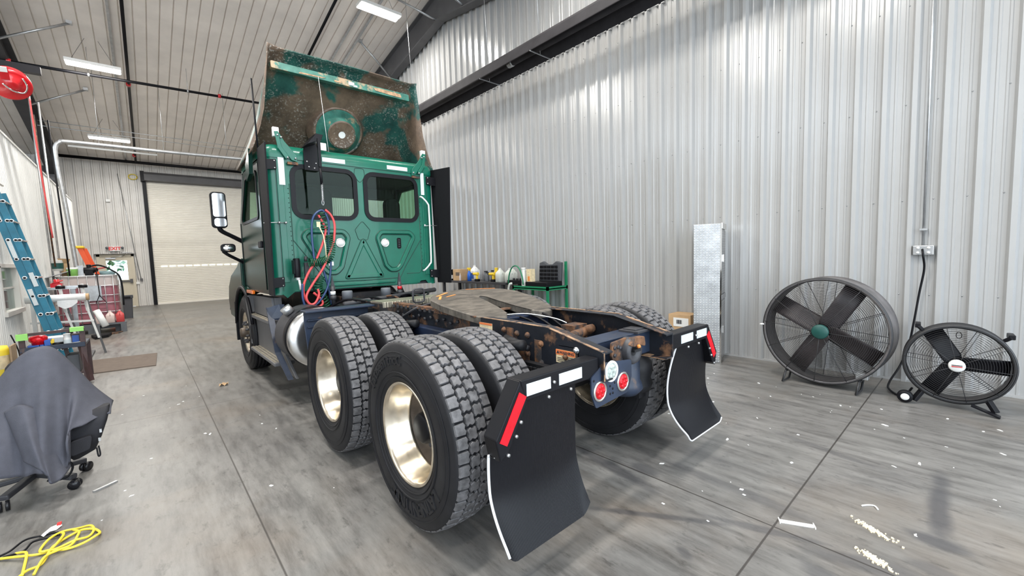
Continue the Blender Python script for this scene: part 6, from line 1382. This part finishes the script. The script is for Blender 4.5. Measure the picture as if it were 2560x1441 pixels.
for k, (z, x0_, x1_, d_) in enumerate(((0.20, -0.46, -0.42, 0.03), (0.24, -0.475, -0.34, 0.08), (0.33, -0.48, -0.30, 0.11), (0.43, -0.48, -0.265, 0.11), (0.50, -0.46, -0.25, 0.09), (0.525, -0.40, -0.25, 0.05))):
    rows.append([(x, y, z+0.12*(x+0.38)) for x, y in rrect(x0_, x1_, 4.23-d_, 4.23+d_, min(0.03, (x1_-x0_)*0.4, d_*0.9), 4)])
b.grid(rows, closeu=True); b.add(rows[0], [tuple(range(len(rows[0])))]); b.add(rows[-1], [tuple(range(len(rows[-1])))]); b.build('bag_body', 'black_fabric', t)
MB().prism(rpoly([(-0.46, 0.25), (-0.36, 0.28), (-0.34, 0.38), (-0.45, 0.36)], 0.02, 3), 'y', 4.08, 4.13).build('front_pocket', 'black_fabric', t, bevel=0.01)
MB().tube(bez([(-0.32, 4.12, 0.28), (-0.315, 4.11, 0.22), (-0.325, 4.11, 0.21), (-0.33, 4.12, 0.27)], 4), 0.005, 5).build('strap_end', 'black', t)
MB().tube(bez([(-0.55, 4.15, 0.21), (-0.48, 4.12, 0.22), (-0.455, 4.12, 0.18), (-0.48, 4.12, 0.12), (-0.54, 4.13, 0.105), (-0.58, 4.13, 0.12)], 5), 0.007, 6).build('shoulder_strap', 'black', t)
for x, z in ((-0.30, 0.39), (-0.31, 0.33), (-0.385, 0.32)): MB().box(x-0.006, x+0.006, 4.095, 4.105, z-0.012, z+0.012).build('buckle', 'galvanised', t)

# ---- yellow and black cords with a paper on the floor
def cord(name, pts, r, m, label, group=None): return tag(MB().tube(bez([(x, y, z) for x, y, z in pts], 8), r, 7).build(name, m, at=(pts[0][0], pts[0][1], 0)), label, 'cord', group)
def lead(parts, r, name, m, label):
    b = MB()
    for pts in parts: b.tube(bez(pts, 8), r, 7)
    return tag(b.build(name, m, at=(parts[0][0][0], parts[0][0][1], 0)), label, 'cord')
def zz(P, z=0.010): return [(x, y, z+0.006*(i % 3)) for i, (x, y) in enumerate(P)]
lead([zz([(-0.69, 3.42), (-0.637, 3.376), (-0.578, 3.324), (-0.523, 3.314), (-0.454, 3.3), (-0.392, 3.314), (-0.34, 3.331), (-0.32, 3.381), (-0.337, 3.44), (-0.392, 3.483), (-0.454, 3.491), (-0.5, 3.438), (-0.527, 3.371), (-0.517, 3.317), (-0.484, 3.294), (-0.42, 3.267), (-0.355, 3.259), (-0.304, 3.286), (-0.293, 3.335), (-0.317, 3.388), (-0.367, 3.417), (-0.42, 3.419), (-0.46, 3.361), (-0.48, 3.307), (-0.502, 3.193), (-0.549, 3.159), (-0.58, 3.08)]),
      zz([(-0.46, 3.487), (-0.445, 3.432), (-0.458, 3.341), (-0.485, 3.304), (-0.516, 3.303)], 0.018),
      zz([(-0.411, 3.47), (-0.383, 3.412), (-0.382, 3.352), (-0.402, 3.287), (-0.45, 3.261), (-0.494, 3.218), (-0.516, 3.097)], 0.016),
      zz([(-0.621, 3.406), (-0.584, 3.373), (-0.569, 3.316), (-0.566, 3.238), (-0.558, 3.122)], 0.014)], 0.0065, 'extension_lead', 'cord_yellow', 'loops of yellow extension cord on the floor at the bottom left corner')
lead([zz([(-0.693, 3.441), (-0.649, 3.453), (-0.604, 3.52), (-0.544, 3.539), (-0.474, 3.501)]), zz([(-0.667, 3.418), (-0.594, 3.4), (-0.566, 3.464), (-0.505, 3.481), (-0.464, 3.461)])], 0.0055, 'black_lead', 'black', 'black cord doubled beside the loops of yellow cord')
t = thing('paper_wrapper', 'crumpled white and red paper wrapper beside the cord coil', 'wrapper', (-0.52, 3.57, 0))
MB().grid([[(-0.557+0.022*i+0.012*j, 3.545+0.028*i-0.016*j, 0.004+0.014*((i*7+j*5) % 3)/2) for i in range(4)] for j in range(3)]).build('paper', 'white_paint', t)
MB().box(-0.49, -0.472, 3.60, 3.632, 0.012, 0.02).build('printed_red_end', 'exit_red', t)

# ---- scraps on the concrete
rnd = random.Random(11)
chip = MB().add([(-0.010, -0.005, 0), (0.008, -0.006, 0), (0.012, 0.003, 0.0), (-0.004, 0.007, 0), (-0.008, -0.004, 0.003), (0.007, -0.004, 0.004), (0.010, 0.002, 0.003), (-0.003, 0.005, 0.004)], [(0, 1, 2, 3), (4, 5, 6, 7), (0, 1, 5, 4), (1, 2, 6, 5), (2, 3, 7, 6), (3, 0, 4, 7)]).build('paint_chip', 'white_paint', at=(0, 0, 0))
def in_view(x, y):
    v = Vector((x, y, -CAM_H)); dpt = v.dot(fw); 
    if dpt < 0.3: return False
    px = 1280+F_PX*v.dot(rr)/dpt; py = 720-F_PX*v.dot(uu)/dpt; return 10 < px < 2550 and 10 < py < 1436
n = 0
fixed = [(2.93, 1.95), (3.6, 1.6), (3.75, 1.45), (4.05, 1.3), (4.2, 1.75), (4.3, 1.9), (3.9, 0.95), (3.35, 0.85)]
while n < 78:
    if fixed: x, y = fixed.pop()
    elif n < 60: x, y = rnd.uniform(1.9, 5.2), rnd.uniform(-0.2, 2.6)
    else: x, y = rnd.uniform(-0.3, 0.95), rnd.uniform(1.4, 7)
    if not in_view(x, y) or (0.95 < x < 3.6 and 1.5 < y < 8): continue
    c = chip if n == 0 else chip.copy()
    if n: C.objects.link(c)
    c.location = (x, y, 0.0003); c.rotation_euler = (0, 0, rnd.random()*6.28); k = rnd.choice((0.5, 0.6, 0.8, 1.0, 1.3)); c.scale = (k*(1.8 if rnd.random() < .2 else 1), k, k)
    tag(c, 'small white paint chip lying on the concrete floor', 'paint chip', 'paint chips scattered on the floor'); n += 1
tag(MB().box(2.52, 2.68, 0.62, 0.645, 0.0, 0.006).box(2.515, 2.52, 0.61, 0.655, 0, 0.01).box(2.68, 2.685, 0.61, 0.655, 0, 0.01).xform(Matrix.Translation((2.6, .63, 0)) @ Matrix.Rotation(math.radians(-62), 4, 'Z') @ Matrix.Translation((-2.6, -.63, 0)) @ Matrix.Scale(1, 4)).build('white_strip', 'white_paint', at=(2.6, 0.63, 0)), 'white plastic strip lying across the floor joint at the right', 'strip')
def scatter(name, cx, cy, ang, lx, ly, nn_, label):
    b = MB(); r = random.Random(int(cx*100))
    for i in range(nn_):
        u_, v_ = r.gauss(0, 0.5)*lx, r.gauss(0, 0.4)*ly; a = math.radians(ang); x, y = cx+u_*math.cos(a)-v_*math.sin(a), cy+u_*math.sin(a)+v_*math.cos(a); s_ = r.uniform(0.002, 0.007); b.box(x-s_, x+s_, y-s_*.7, y+s_*.7, 0, s_*0.8)
    tag(b.build(name, 'sawdust', at=(cx, cy, 0)), label, 'crumbs', kind='stuff')
scatter('crumbs', 2.83, 0.34, 62, 0.09, 0.028, 170, 'upper patch of pale crumbs on the right floor by the dark smear')
scatter('crumbs', 2.56, 0.30, 62, 0.07, 0.03, 170, 'lower patch of pale crumbs nearer the floor joint crossing')
tag(MB().tube(bez([(3.05, 0.42, 0.004), (3.08, 0.40, 0.004), (3.10, 0.37, 0.004), (3.07, 0.35, 0.004)], 5), 0.005, 5).build('curled_scrap', 'white_paint', at=(3.07, 0.39, 0)), 'curled white scrap between the crumbs and the small fan', 'scrap')
tag(MB().grid([[(0.62+0.03*i+0.01*j, 6.33+0.035*j, 0.004+0.03*((i+j) % 2)) for i in range(4)] for j in range(3)]).build('crumpled_leaf', 'cardboard', at=(0.66, 6.36, 0)), 'crumpled brown paper scrap on the floor left of the tyres', 'scrap')
tag(MB().box(0.0, 0.14, -0.01, 0.01, 0, 0.01).xform(Matrix.Translation((-0.36, 4.0, 0)) @ Matrix.Rotation(0.6, 4, 'Z')).build('metal_rod', 'galvanised', at=(-0.3, 4.05, 0)), 'short pale metal rod on the floor right of the chair', 'rod')

# ---- hose reel on a steel arm at the upper left
t = thing('hose_reel', 'red hose reel hanging from a dark arm at the upper left', 'hose reel', (-1.38, 10.8, 4.7))
o_ = (-1.40, 10.85, 4.66)
tl = Matrix.Translation(o_) @ Matrix.Rotation(math.radians(38), 4, 'X') @ Matrix.Rotation(math.radians(14), 4, 'Z')
b = MB(); b.lathe([(0, -0.11), (0.09, -0.12), (0.10, -0.095), (0.22, -0.09), (0.245, -0.08), (0.25, -0.06), (0.25, 0.06), (0.245, 0.08), (0.22, 0.09), (0, 0.10)], (0, 0, 0), 'y', 40); b.xform(tl); b.build('drum', 'red_paint', t)
b = MB(); b.tube(bez([(-0.10, -0.13, 0.04), (0.0, -0.13, -0.07), (0.12, -0.13, -0.09), (0.17, -0.12, 0.02), (0.14, -0.10, 0.14)], 5), 0.012, 7); b.xform(tl); b.build('swivel_pipe', 'chrome', t)
b = MB(); b.box(-0.10, 0.0, -0.115, -0.10, 0.10, 0.30).box(-0.09, -0.01, -0.12, -0.10, 0.22, 0.30, 1); b.xform(tl); b.build('mounting_plate', ['red_paint', 'white_paint'], t)
MB().box(-2.1, -1.05, 10.98, 11.10, 4.94, 5.06).build('support_arm', 'black', t)
MB().tube(bez([(-1.20, 10.85, 4.45), (-1.19, 10.85, 4.0), (-1.16, 10.85, 3.0), (-1.12, 10.85, 2.1)], 6), 0.012, 7).build('hanging_hose', 'red_hose', t)
